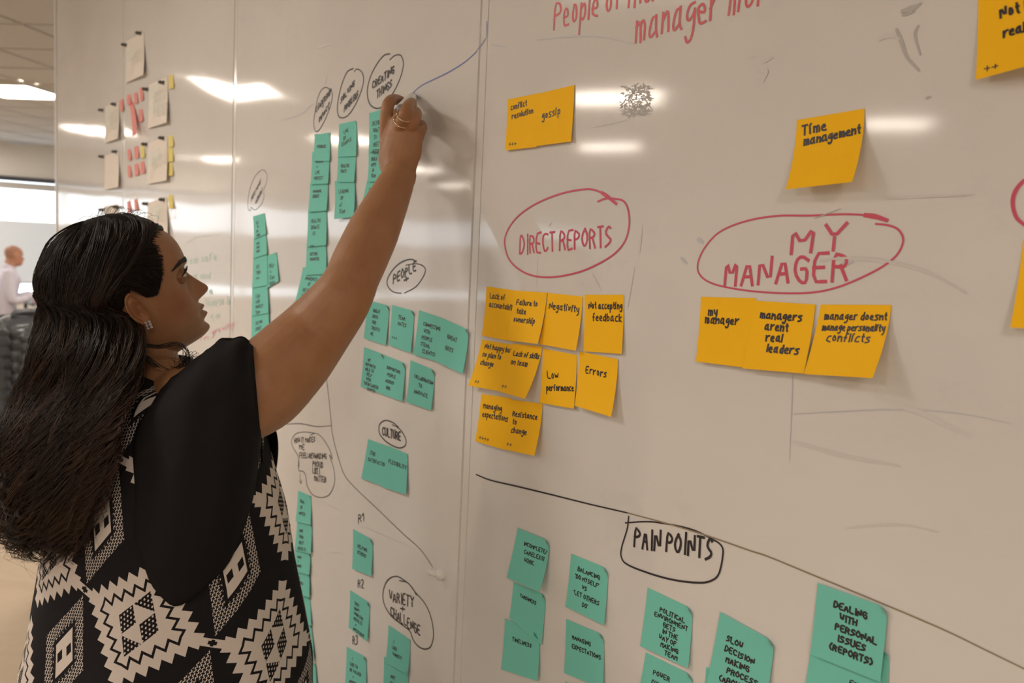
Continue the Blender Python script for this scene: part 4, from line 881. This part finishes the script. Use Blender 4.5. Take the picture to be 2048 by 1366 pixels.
# hem ring: plane through the photo points of the cuff
top_h, bot_h = (505, 690), (523, 890)
hd = PD(514, 790, (ac-CAM)@FW); Rh = .5*np.linalg.norm(PD(*top_h, 1.27)-PD(*bot_h, 1.27))
vup = unit(PD(*top_h, 1.27)-PD(*bot_h, 1.27)); toc = unit(CAM-hd); side = unit(toc-vup*(toc@vup))
hem = [hd+vup*Rh*math.cos(q)+side*Rh*.8*math.sin(q) for q in np.linspace(0, math.pi, 44)]
hemb = [hd+vup*Rh*math.cos(q)+side*Rh*.8*math.sin(q) for q in np.linspace(2*math.pi, math.pi, 44)]
topc = [PD(x, y, d) for x, y, d in ((372, 742, 1.33), (390, 722, 1.32), (404, 711, 1.315), (424, 707, 1.31), (444, 698, 1.30), (468, 699, 1.295), (488, 691, 1.29))]
topc[0] = O[0]; topc.append(np.array(hem[0])); topc = cr(topc, 26)
def sleeve(hemr, O_, sgn):
    n = 26; rows = []
    for i in range(n):
        t = i/(n-1); row = []
        for k in range(44):
            a, b = O_[k], np.array(hemr[k]); P = a*(1-t)+b*t; kk = k/43
            P = P+side*sgn*.035*math.sin(math.pi*t)*math.sin(math.pi*min(1, kk*1.1))
            P = P+vup*(.012*math.sin(math.pi*t)*(1-kk)+.004*math.sin(t*21+2)*(1-kk)**3*math.sin(math.pi*t))
            P = P+side*.003*math.sin(t*9+kk*14)*math.sin(math.pi*t)
            j0 = topc[int(round((1-t)*25))]-(O_[0]*t+np.array(hemr[0])*(1-t))
            P = P+j0*(1-kk)**2.5
            row.append(P)
        rows.append(row)
    return rows
rows = sleeve(hem, O, 1); V1, F1 = loft(rows, closed=False)
def clear(Pq, gap=.007):
    d = unit(Pq-CAM); h = bt.ray_cast(Vector(CAM), Vector(d)); dist = np.linalg.norm(Pq-CAM)
    if h[0] is not None and h[3] < dist+gap: Pq = CAM+d*(h[3]-gap)
    return Pq
V1 = np.array([clear(q) for q in V1])
Ob = cr([O[0], SHO+[-.05, .03, .07], SHO+[-.03, .10, -.05], SHO+[-.03, .09, -.15], O[-1]+[-.01, .01, 0]], 44)
rb = sleeve(hemb, Ob, -1); V2, F2 = loft(rb, closed=False); n0 = len(V1)
inn = [[h+(hd-h)*.06+axA*-.012*k for h in (np.array(x) for x in hem+hemb[::-1][1:-1])] for k in range(3)]
V3, F3 = loft(inn); n1 = n0+len(V2)
VS = list(map(tuple, V1))+list(map(tuple, V2))+list(map(tuple, V3)); FS = F1+[tuple(i+n0 for i in f) for f in F2]+[tuple(i+n1 for i in f) for f in F3]
slv = mk('black_sleeve', VS, FS, black, woman, smooth=True)
sd_ = slv.modifiers.new('s', 'SOLIDIFY'); sd_.thickness = .0016
# trousers and shoes below the frame
tr = B(); dk = mat('dark denim', (.03, .035, .05), .8)
for sg in (-1, 1):
    hp = TC(.84)+rgt*.10*sg; kn = np.array([hp[0], hp[1]+.02, .47]); an = np.array([hp[0]+.01*sg, hp[1], .06])
    tr.tube(cr([hp+[0, 0, .06], hp, kn, an], 14), np.interp(np.linspace(0, 1, 14), [0, .2, .6, 1], [.10, .115, .075, .055]), 20)
    B().tube(cr([an+[0, -.05, -.02], an+fwd*.03+[0, 0, -.025], an+fwd*.13+[0, 0, -.035], an+fwd*.17+[0, 0, -.04]], 12), [.036]*4+[.04]*5+[.034, .028, .02], 16, ell=[.03]*6+[.027]*3+[.022, .018, .014], up=(0, 0, 1)).mk('shoe', mat('black shoe', (.02, .02, .02), .4), woman, smooth=True)
v, f = baked(tr.V, tr.F, .008, 3); mk('trousers', v, f, dk, woman, smooth=True)
# ------------------------------------------------------------------ the woman's hair
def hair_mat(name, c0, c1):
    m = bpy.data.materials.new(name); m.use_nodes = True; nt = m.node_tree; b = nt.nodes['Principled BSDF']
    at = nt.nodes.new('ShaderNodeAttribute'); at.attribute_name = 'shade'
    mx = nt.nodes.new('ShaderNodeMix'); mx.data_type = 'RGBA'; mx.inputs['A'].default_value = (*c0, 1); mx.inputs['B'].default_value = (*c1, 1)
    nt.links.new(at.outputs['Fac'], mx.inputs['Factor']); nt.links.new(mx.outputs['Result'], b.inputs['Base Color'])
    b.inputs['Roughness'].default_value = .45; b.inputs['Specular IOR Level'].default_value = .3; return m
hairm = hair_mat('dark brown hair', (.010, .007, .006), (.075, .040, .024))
SC = np.array([0, -5, 18.]); SR = np.array([76, 99, 93.])
def skull(al, be, out):
    al = np.radians(al); be = np.radians(be)
    d = np.stack([np.cos(be)*np.sin(al), np.cos(be)*np.cos(al), np.sin(be)], -1)
    return hl(SC+d*(SR+np.asarray(out)[..., None] if np.ndim(out) else SR+out))
SEC = [(640, 177, 100, 1.379, .088, .004), (712, 172, 114, 1.338, .078, .022), (790, 148, 112, 1.305, .05, .055), (870, 118, 112, 1.27, .045, .045), (950, 100, 114, 1.26, .042, .035), (1030, 86, 95, 1.265, .04, .03), (1080, 94, 76, 1.275, .036, .02), (1118, 108, 50, 1.28, .03, .01)]
def sec_point(k, lam, dl):
    y, cx, hw, dp, hd_, tl_ = SEC[k]; return PD(cx+hw*lam, y, dp-hd_*dl-tl_*lam)
def hairline(a):
    a = abs(a); return np.interp(a, [0, 25, 42, 54, 62, 70, 79, 90, 105, 130, 180], [34, 33, 27, 10, -6, -17, -17, -4, -22, -34, -40])
def strand_guides(n, seed):
    r = np.random.default_rng(seed); out = []
    while len(out) < n:
        a = r.uniform(-180, 180); b = math.degrees(math.asin(r.uniform(-.65, 1)))
        if b < hairline(a) or (abs(a) > 98 and b < 16): continue
        out.append((a, b))
    return out
def path_for(a, b, rho, lay, r, K=34):
    """control points of one lock: over the skull, behind the ear, down the back"""
    sg = 1 if a >= 0 else -1
    ae = sg*(111+28*(abs(a)/111)**2 if abs(a) < 111 else 128+52*(abs(a)-111)/69); be = min(-8+14*np.clip((abs(ae)-118)/50, 0, 1), b-3)
    P = []
    for t in (0, .12, .3, .5, .75, .97):
        tt = t**.9; aa = a+(ae-a)*tt; bb = b+(be-b)*tt**(1.35+1.3*(abs(a) < 110)*max(0, 1-b/60))+((22 if b < 2 else 8)*math.sin(math.pi*tt) if abs(a) < 88 and b < 45 else 0)
        P.append(skull(aa, bb, 2.5+1.5*min(1, t*5)+lay*(2+9*min(1, t*2))+ (3*t if abs(aa) > 95 else 4*math.sin(math.pi*t))))
    psi = (ae-111 if ae > 0 else ae+360-111); th = math.radians(20+160*psi/89 if psi < 89 else 180+120*(psi-89)/49)
    lam = math.cos(th)*rho; dl = math.sin(th)*rho
    return P, lam, dl
def build_hair(nclump, per, seed, rad, K=40, end_lo=.80):
    r = np.random.default_rng(seed); allP = []; shade = []
    for a, b in strand_guides(nclump, seed+1):
        lay = r.uniform(.2, 1); rho = r.uniform(.3, 1)**.4; amp = r.uniform(.3, 1.); ph = r.uniform(0, 6.28); fq = r.uniform(1.2, 2.2); ph2 = r.uniform(0, 6.28)
        endk = r.uniform(end_lo, 1.) ; csh = r.random()**1.6
        P0, lam, dl = path_for(a, b, rho, lay, r)
        drift = r.normal(0, .10)
        for _ in range(per):
            ja, jb = r.normal(0, 4.0), r.normal(0, 3.0)
            b2 = max(b+jb, hairline(a+ja)); P, l2, d2 = path_for(a+ja, b2, rho, np.clip(lay+r.normal(0, .08), 0, 1.1), r)
            spread = r.normal(0, 1, 2)
            cp_ = list(P)
            for k in range(len(SEC)):
                s = k/(len(SEC)-1); la = np.clip(lam+drift*s+spread[0]*.034*(1-.8*s), -1.02, 1.0); de = dl+spread[1]*.07*(1-.6*s)
                cp_.append(sec_point(k, la, de))
            C = cr(cp_, K+8); m = int((K+8)*min(1, endk+r.normal(0, .02))); C = cr(C[:max(m, 20)], K)
            s = np.linspace(0, 1, K); L = np.clip((s-.28)/.72, 0, 1); A = amp*(.003+.030*L**1.4)*(L > 0)
            q = ph+2*math.pi*fq*L*(1+.9*L)+r.normal(0, .13)
            C += np.outer(A*np.cos(q), RT)+np.outer(A*np.sin(q+ph2*.2)*.8, -FW)+np.outer(A*.35*np.sin(q*.7+ph2), UP)
            C += np.outer(r.normal(0, .0015)*L, RT)
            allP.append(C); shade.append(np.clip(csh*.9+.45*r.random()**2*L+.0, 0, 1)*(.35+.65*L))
    return allP, shade
def strands_mesh(name, PP, SH, rad, parent, m):
    PP = np.array(PP); n, K, _ = PP.shape; T = np.gradient(PP, axis=1); T /= np.linalg.norm(T, axis=2, keepdims=True)+1e-9
    up = np.array([.3, -.9, .25]); a = np.cross(T, up); a /= np.linalg.norm(a, axis=2, keepdims=True)+1e-9; b = np.cross(a, T)
    w_ = rad*np.clip(np.minimum(1, (1-np.linspace(0, 1, K))*5+.25), 0, 1)[None, :, None]
    V = np.stack([PP+(a*math.cos(q)+b*math.sin(q))*w_ for q in (math.pi/2, math.pi*7/6, math.pi*11/6)], 2).reshape(-1, 3)
    base = (np.arange(n)[:, None]*K+np.arange(K-1)[None])*3; fs = []
    for k in range(3):
        k2 = (k+1) % 3; fs.append(np.stack([base+k, base+k2, base+3+k2, base+3+k], -1).reshape(-1, 4))
    Fq = np.concatenate(fs); l = wloc(parent)
    me = bpy.data.meshes.new(name); me.vertices.add(len(V)); me.vertices.foreach_set('co', (V-l).astype(np.float32).ravel()); nl_ = len(Fq)*4
    me.loops.add(nl_); me.loops.foreach_set('vertex_index', Fq.ravel().astype(np.int32)); me.polygons.add(len(Fq)); me.polygons.foreach_set('loop_start', np.arange(0, nl_, 4, dtype=np.int32)); me.polygons.foreach_set('loop_total', np.full(len(Fq), 4, dtype=np.int32))
    me.polygons.foreach_set('use_smooth', np.ones(len(Fq), dtype=bool)); me.update(calc_edges=True); me.materials.append(m)
    at = me.attributes.new('shade', 'FLOAT', 'POINT'); sh = np.array(SH); sh = np.repeat(sh.reshape(n, K), 3, axis=1).ravel() if sh.ndim == 2 else np.repeat(sh, K*3)
    at.data.foreach_set('value', sh.astype(np.float32)); o = bpy.data.objects.new(name, me); scene.collection.objects.link(o); o.parent = parent; return o
# under-layer: a solid cap over the skull and a solid core of the fall, both inside the strands
capV, capF, idx = [], [], {}
AL = np.arange(-180, 180, 5.); BE = np.arange(-42, 91, 4.)
for i, b in enumerate(BE):
    for j, a in enumerate(AL):
        idx[i, j] = len(capV); hlv = hairline(a); bb = max(b, hlv); capV.append(skull(a, bb, 1.5+5.0*min(1, max(0, (b-hlv))/14)*(1 if b > 0 else .5)))
for i in range(len(BE)-1):
    for j in range(len(AL)):
        if max(BE[i+1], 0) <= 0 and BE[i+1] < hairline(AL[j]) and BE[i+1] < hairline(AL[(j+1) % len(AL)]): continue
        capF.append((idx[i, j], idx[i, (j+1) % len(AL)], idx[i+1, (j+1) % len(AL)], idx[i+1, j]))
core = []
for q in range(14):
    s = q/13*(len(SEC)-1.9); k = int(s); f = s-k; ringp = []
    for t in np.linspace(0, 2*math.pi, 28, endpoint=False):
        w_ = .70*(1-.3*(q/13)**2); wob = 1+.08*math.sin(t*5+q*.7)
        ringp.append(sec_point(k, w_*math.cos(t)*wob, .62*math.sin(t)*wob)*(1-f)+sec_point(min(k+1, len(SEC)-1), w_*math.cos(t)*wob, .62*math.sin(t)*wob)*f)
    core.append(ringp)
nape = [skull(104+152*q, -30, 4) for q in np.linspace(0, 1, 15)]
top_r = [skull(95+ (170*(.5-.5*math.cos(t))), -12-10*math.sin(t), 3) for t in np.linspace(0, 2*math.pi, 28, endpoint=False)]
top_r = [skull(180+85*math.cos(t), -15-14*math.sin(t)*-1, 2) for t in np.linspace(0, 2*math.pi, 28, endpoint=False)]
# order so that the right side of the head meets the right side of the fall
cV, cF = loft([[skull(180-72*math.cos(t), -6+14*abs(math.sin(t)), -6-10*max(0, -math.sin(t))) for t in np.linspace(0, 2*math.pi, 28, endpoint=False)]]+core, cap=True)
n0 = len(capV); hb_ = mk('hair', list(map(tuple, capV))+list(map(tuple, cV)), capF+[tuple(i+n0 for i in f) for f in cF], mat('deep brown hair underlayer', (.011, .008, .007), .75, spec=.15), woman, smooth=True)
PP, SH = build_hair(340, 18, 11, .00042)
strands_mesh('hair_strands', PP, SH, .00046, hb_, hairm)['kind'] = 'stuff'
# flyaways and curled ends
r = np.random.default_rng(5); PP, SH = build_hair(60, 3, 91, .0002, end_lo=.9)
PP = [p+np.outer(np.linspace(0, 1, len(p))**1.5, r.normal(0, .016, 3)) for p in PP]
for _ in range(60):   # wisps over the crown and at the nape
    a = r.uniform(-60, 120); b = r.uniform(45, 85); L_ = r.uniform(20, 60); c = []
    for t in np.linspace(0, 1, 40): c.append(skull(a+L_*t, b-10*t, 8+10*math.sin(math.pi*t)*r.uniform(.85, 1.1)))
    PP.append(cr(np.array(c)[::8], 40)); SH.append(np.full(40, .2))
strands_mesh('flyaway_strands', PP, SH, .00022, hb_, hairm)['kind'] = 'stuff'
# curl escaping under the jaw
PP, SH = [], []
for k in range(42):
    j = r.normal(0, 3.2, 2); d0 = 1.335+r.normal(0, .012)
    pts = [(282, 690), (318, 694), (352, 688), (371, 702), (372+r.normal(0, 3), 722), (362+r.normal(0, 6), 738), (350+r.normal(0, 10), 735+r.normal(0, 6)), (345+r.normal(0, 12), 722+r.normal(0, 10))]
    if k % 3 == 1: pts = [(276, 705), (300, 728), (330, 740), (352, 736), (368, 722), (382+r.normal(0, 5), 712+r.normal(0, 5)), (396+r.normal(0, 5), 722+r.normal(0, 6))]
    if k % 3 == 2: pts = [(272, 700), (296, 716), (322, 734), (345, 742), (362, 738+r.normal(0, 6)), (378, 728+r.normal(0, 8)), (384+r.normal(0, 6), 742+r.normal(0, 6))]
    PP.append(cr([PD(x+j[0], y+j[1], d0-.0006*abs(x-330)*.3) for x, y in pts], 40)); SH.append(np.full(40, .1))
strands_mesh('curled_strands', PP, SH, .0004, hb_, hairm)['kind'] = 'stuff'

# loose curls along the lower edge of the hair
PP, SH = [], []
for k in range(64):
    x0 = r.uniform(-14, 205); ye = np.interp(x0, [-14, 30, 90, 120, 160, 205], [1035, 1085, 1125, 1132, 1108, 985])+r.uniform(-55, 8); dp_ = r.uniform(1.225, 1.30)
    n_ = r.uniform(1.6, 2.6); ph = r.uniform(0, 6.28); rr_ = r.uniform(.008, .016); dr = r.normal(0, 18); sh = r.uniform(.1, .8); hand = r.choice([-1, 1])
    for j in range(9):
        jx, jr = r.normal(0, 2.5), r.uniform(.75, 1.15); s_ = np.linspace(0, 1, 40); q = ph+hand*2*math.pi*n_*s_**1.2+r.normal(0, .12)
        base = np.array([PD(x0+jx+dr*(t-1)-8*(1-t), ye-150*(1-t), dp_+.02*(1-t)) for t in s_]); A = rr_*jr*np.clip(s_*2.2, 0, 1)
        PP.append(base+np.outer(A*np.cos(q), RT)+np.outer(A*np.sin(q)*.9, FW)+np.outer(A*.5*np.sin(q+.8), UP)); SH.append(np.full(40, sh*.8))
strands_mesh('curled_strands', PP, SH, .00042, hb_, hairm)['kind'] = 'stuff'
# ------------------------------------------------------------------ people and furniture at the back
def FL(x, y, z=0.):
    d = ray(x, y); return CAM+d*((z-CAM[2])/d[2])
MH = PD(27, 511, 10.0); MR = rotm(-.10, -.02, 0)
def ml(v): return np.asarray(v, float)/1000@MR.T+MH
man = empty('person', (MH[0], MH[1], 0), 'bald man in a pale lilac shirt sitting at the desk in the distance', 'person')
mb = B(); hv, hf = head_shape(90, 120); mb.add(ml(hv*[1, 1, 1.02]), hf)
mb.tube([ml((0, -22, -60)), ml((0, -35, -120)), ml((0, -45, -165))], [.062, .062, .07], 18)
MS = {s: ml((s*190, -50, -215)) for s in (1, -1)}
ME = {s: MS[s]+np.array([.04*s, .03, -.27]) for s in (1, -1)}
MW = {s: ME[s]+np.array([-.06*s, .27, .05]) for s in (1, -1)}
for s in (1, -1):
    mb.tube(cr([MS[s], ME[s], MW[s]], 16), np.interp(np.linspace(0, 1, 16), [0, .5, 1], [.045, .036, .024]), 14)
    w0 = MW[s]; f = np.array([-.1*s, 1, -.05]); f = unit(f)
    mb.tube([w0, w0+f*.05, w0+f*.09], [.024, .036, .034], 14, ell=[.018, .016, .013], up=(0, 0, 1))
    for i in range(4):
        a = w0+f*.09+np.array([(i-1.5)*.017, 0, 0]); mb.tube([a, a+f*.03+[0, 0, -.008], a+f*.045+[0, 0, -.025]], [.009, .0085, .007], 8)
    a = w0+f*.04+np.array([-.03*s, 0, 0]); mb.tube([a, a+f*.03+[-.012*s, 0, -.012], a+f*.05+[-.014*s, 0, -.02]], [.011, .01, .008], 8)
v, f = baked(mb.V, mb.F, .006, 2)
mskin = skin_material('tanned skin', (.50, .26, .17)); t = tint_of(v, MR, MH, 1/1000.)
o = mk('body', v, f, mskin, man, smooth=True)
L_ = ((v-MH)@MR)*1000; sc_ = ((L_[:, 2] > 45)*(L_[:, 1] < 75)+(L_[:, 1] < 0)*(L_[:, 2] > -30)) > 0; t[sc_] *= (.78, .80, .80); setattr_col(o, 'tint', t)
ev, ef = ear_shape(1); ev2, ef2 = ear_shape(-1); n0 = len(ev); o = mk('ears', ml(np.vstack([ev, ev2])), ef+[tuple(i+n0 for i in q) for q in ef2], mskin, man, smooth=True); o.name = 'ear'; setattr_col(o, 'tint', np.ones((len(ev)*2, 3))*.9)
for s in (1, -1):
    B().tube([ml((s*31-7, 80, -1)), ml((s*31+7, 80, -1))], .007, 10).mk('eye', eye_w, man, smooth=True)
    B().tube([ml((s*16, 97, 14)), ml((s*30, 97, 18)), ml((s*46, 86, 14))], [.0022, .003, .0015], 8).mk('eyebrow', lash_m, man, smooth=True)
shirt = mat('pale lilac shirt', (.60, .58, .68), .8, bump=(14, .02)); sb = B()
hipc = MH+np.array([0, -.10, -.72]); chest = MH+np.array([0, -.055, -.30])
sb.tube(cr([ml((0, -45, -150)), chest+[0, 0, .07], chest, hipc*.5+chest*.5+[0, -.02, 0], hipc], 16), np.interp(np.linspace(0, 1, 16), [0, .2, .4, .7, 1], [.075, .17, .19, .175, .18]), 26, ell=np.interp(np.linspace(0, 1, 16), [0, .2, .4, .7, 1], [.07, .10, .125, .12, .13]), up=(0, 1, 0))
for s in (1, -1): sb.tube(cr([MS[s]+[-.04*s, 0, .0], MS[s], ME[s], ME[s]*.3+MW[s]*.7], 16), np.interp(np.linspace(0, 1, 16), [0, .3, .6, 1], [.062, .064, .052, .042]), 16)
v, f = baked(sb.V, sb.F, .009, 3); mk('shirt', v, f, shirt, man, smooth=True)
B().tube([ml((0, -40, -128)), ml((0, -44, -150))], [.066, .078], 20).mk('collar', shirt, man, smooth=True)
tb = B()
for s in (1, -1): tb.tube(cr([hipc+[.09*s, 0, .02], hipc+[.11*s, .42, -.03], hipc+[.11*s, .44, -.36]], 14), np.interp(np.linspace(0, 1, 14), [0, .5, 1], [.10, .075, .055]), 16)
v, f = baked(tb.V, tb.F, .01, 2); mk('trousers', v, f, dk, man, smooth=True)
for s in (1, -1):
    a = hipc+[.11*s, .44, -.40]; a[2] = .04
    B().tube([a+[0, -.07, 0], a, a+[0, .10, 0], a+[0, .17, -.005]], [.036, .04, .042, .03], 14, ell=[.035, .038, .03, .02], up=(0, 0, 1)).mk('shoe', mat('black shoe', (.02, .02, .02), .4), man, smooth=True)
# his chair
plast = mat('black chair plastic', (.03, .03, .032), .5)
def office_chair(c, seat_z, back_h, lab, face=(0, 1), group=None):
    e = empty('office_chair', (c[0], c[1], 0), lab, 'chair', group); f = np.array([face[0], face[1], 0.]); r_ = np.array([f[1], -f[0], 0]); c = np.array([c[0], c[1], 0.])
    P = lambda a, b, z: c+r_*a+f*b+np.array([0, 0, z])
    V, F = [], []
    bb = B(); bb.tube([P(0, -.2, seat_z), P(0, 0, seat_z+.01), P(0, .22, seat_z-.01)], [.20, .235, .20], 22, ell=[.035]*3, up=(0, 0, 1)); bb.mk('seat', plast, e, smooth=True)
    bb = B(); bb.tube([P(0, -.24, seat_z+.14), P(0, -.27, seat_z+.35), P(0, -.27, seat_z+back_h)], [.19, .21, .18], 22, ell=[.03]*3, up=f); bb.mk('backrest', plast, e, smooth=True)
    B().tube([P(0, -.18, seat_z-.03), P(0, -.29, seat_z+.02), P(0, -.30, seat_z+.3)], .02, 10).mk('back_bracket', plast, e, smooth=True)
    B().tube([P(0, 0, .09), P(0, 0, seat_z-.03)], .028, 14).mk('gas_post', mat('brushed steel', (.5, .5, .5), .3, metal=1), e, smooth=True)
    for k in range(5):
        q = 2*math.pi*k/5+.3; B().tube([P(0, 0, .10), P(.29*math.cos(q), .29*math.sin(q), .075)], [.026, .016], 10).mk('base_arm', plast, e, smooth=True)
        a = P(.29*math.cos(q), .29*math.sin(q), .03); B().tube([a-r_*.018, a+r_*.018], .026, 12).mk('castor', plast, e, smooth=True)
    return e
office_chair((hipc[0], hipc[1]), hipc[2]-.17, .36, 'office chair under the seated man in the distance')
# desk with things
dz = .735; dx0, dx1, dy0, dy1 = MH[0]-.8, MH[0]+.7, MH[1]+.20, MH[1]+1.05
desk = empty('desk', ((dx0+dx1)/2, (dy0+dy1)/2, 0), 'dark desk in front of the seated man by the windows', 'desk'); dtop = mat('dark desktop', (.035, .03, .032), .4)
B().box(dx0, dx1, dy0, dy1, dz-.03, dz, .004).mk('desktop', dtop, desk)
for x in (dx0+.05, dx1-.05):
    for y in (dy0+.05, dy1-.05): B().tube([(x, y, .03), (x, y, dz-.04)], .02, 10, cap=True).mk('leg', plast, desk, smooth=True)
def on(px_, d): p = PD(px_, 590, d); return p
pp = on(78, 9.8)
e = empty('laptop', (pp[0], pp[1]+.12, dz), 'open pale laptop under the man\'s hands on the dark desk', 'laptop'); lt = mat('silver laptop', (.72, .72, .74), .35, metal=.3)
B().box(pp[0]-.16, pp[0]+.16, pp[1]-.02, pp[1]+.20, dz, dz+.012, .003).mk('keyboard_base', lt, e)
V, F = B().box(pp[0]-.16, pp[0]+.16, 0, .008, 0, .21, .003).V, None
bb = B().box(pp[0]-.16, pp[0]+.16, pp[1]+.205, pp[1]+.213, dz+.01, dz+.2, .003); bb.mk('screen_lid', lt, e)
for nm, c, px_, dd_, h_, w_, lb in (('book', (.45, .04, .05), 60, 10.3, .04, .09, 'red book lying on the dark desk'), ('notepad', (.75, .55, .12), 92, 10.15, .03, .07, 'yellow notepad lying on the dark desk'), ('folder', (.10, .04, .05), 88, 10.9, .05, .10, 'dark maroon folder at the back of the desk')):
    p = PD(px_, 590, dd_); y_ = min(max(p[1], dy0+w_), dy1-w_); e = empty(nm, (p[0], y_, dz), lb, nm); B().box(p[0]-w_, p[0]+w_, y_-w_*.7, y_+w_*.7, dz, dz+h_*.25, .002).mk('back_cover', mat(nm+' cover', c, .5), e); B().box(p[0]-w_+.004, p[0]+w_-.004, y_-w_*.7+.004, y_+w_*.7-.002, dz+h_*.25, dz+h_*.8).mk('pages', mat('pages', (.75, .73, .68), .8), e); B().box(p[0]-w_, p[0]+w_, y_-w_*.7, y_+w_*.7, dz+h_*.8, dz+h_, .002).mk('front_cover', mat(nm+' cover', c, .5), e)
# chair with the quilted jacket
JC = PD(64, 740, 5.2); JC = np.array([JC[0], JC[1], 0])
office_chair((JC[0], JC[1]+.25), .45, .44, 'black office chair beneath the dark quilted jacket')
jm = mat('dark quilted nylon', (.05, .055, .062), .32, spec=.6, sheen=.2); jk = empty('quilted_jacket', (JC[0], JC[1], .42), 'dark grey quilted jacket hung over an office chair behind the woman\'s hair', 'jacket')
def quilt(cfun, a, b, z0, z1, pitch, name, seedq):
    n = 46; zs = np.linspace(z1, z0, int((z1-z0)/pitch*8)); rr = []
    for z in zs:
        u = (z-z0)/pitch; bul = abs(math.sin(math.pi*u))**.55; sh_ = min(1, (z1-z)/.07+.12)**.5; c = cfun(z); row = []
        for k in range(n):
            q = 2*math.pi*k/n; wv = 1+.05*math.sin(3*q+z*9+seedq)+.03*math.sin(7*q+u*1.7)
            row.append(c+np.array([b*math.cos(q)*sh_, a*math.sin(q)*sh_, 0])*(wv)+np.array([math.cos(q), math.sin(q), 0])*.016*(bul-.5)+[0, 0, .006*math.sin(2*q+seedq)])
        rr.append(row)
    V, F = loft(rr, cap=True); mk(name, V, F, jm, jk, smooth=True)
quilt(lambda z: np.array([JC[0]-.02, JC[1]-.02, z]), .20, .115, .36, 1.085, .066, 'jacket_body', 0)
quilt(lambda z: np.array([JC[0]+.10, JC[1]-.20+.10*max(0, z-1.0), z]), .062, .06, .42, 1.06, .062, 'sleeve', 2)
quilt(lambda z: np.array([JC[0]+.13, JC[1]-.02+.10*max(0, z-1.0), z]), .06, .055, .44, 1.03, .062, 'sleeve', 4)
B().tube([np.array([JC[0]+.02, JC[1]+.10*math.cos(q), 1.085+.02*math.sin(q)]) for q in np.linspace(0, 2*math.pi, 20)], .02, 10, cap=False).mk('collar', jm, jk, smooth=True)
# canvas sheet on the floor with raised creases
fa, fb = FL(-40, 1163), FL(120, 1180); fc, fd = FL(-40, 1140), FL(75, 1092)
gx = np.linspace(-6.2, -2.6, 120); gy = np.linspace(-1.6, .0, 60)
def seg(p, a, b, w_, h_):
    a, b, p = np.asarray(a)[:2], np.asarray(b)[:2], np.asarray(p); d = b-a; n = np.array([-d[1], d[0]])/np.linalg.norm(d); return h_*np.exp(-(((p-a)@n)/w_)**2)
V = []
for x in gx:
    for y in gy:
        p = (x, y); h = .004+seg(p, fa, fb, .022, .022)+seg(p, fc, fd, .03, .02)+.002*(math.sin(x*5)+math.sin(y*7+x))+.002
        if y > -.012: h = .004
        V.append((x, y-.012, max(h, .003)))
F = [(i*60+j, (i+1)*60+j, (i+1)*60+j+1, i*60+j+1) for i in range(119) for j in range(59)]
props(mk('canvas_sheet', V, F, mat('tan canvas', (.47, .38, .28), .8, noise=(18, .12)), smooth=True), 'tan canvas sheet with raised creases lying on the floor at lower left', 'canvas sheet')
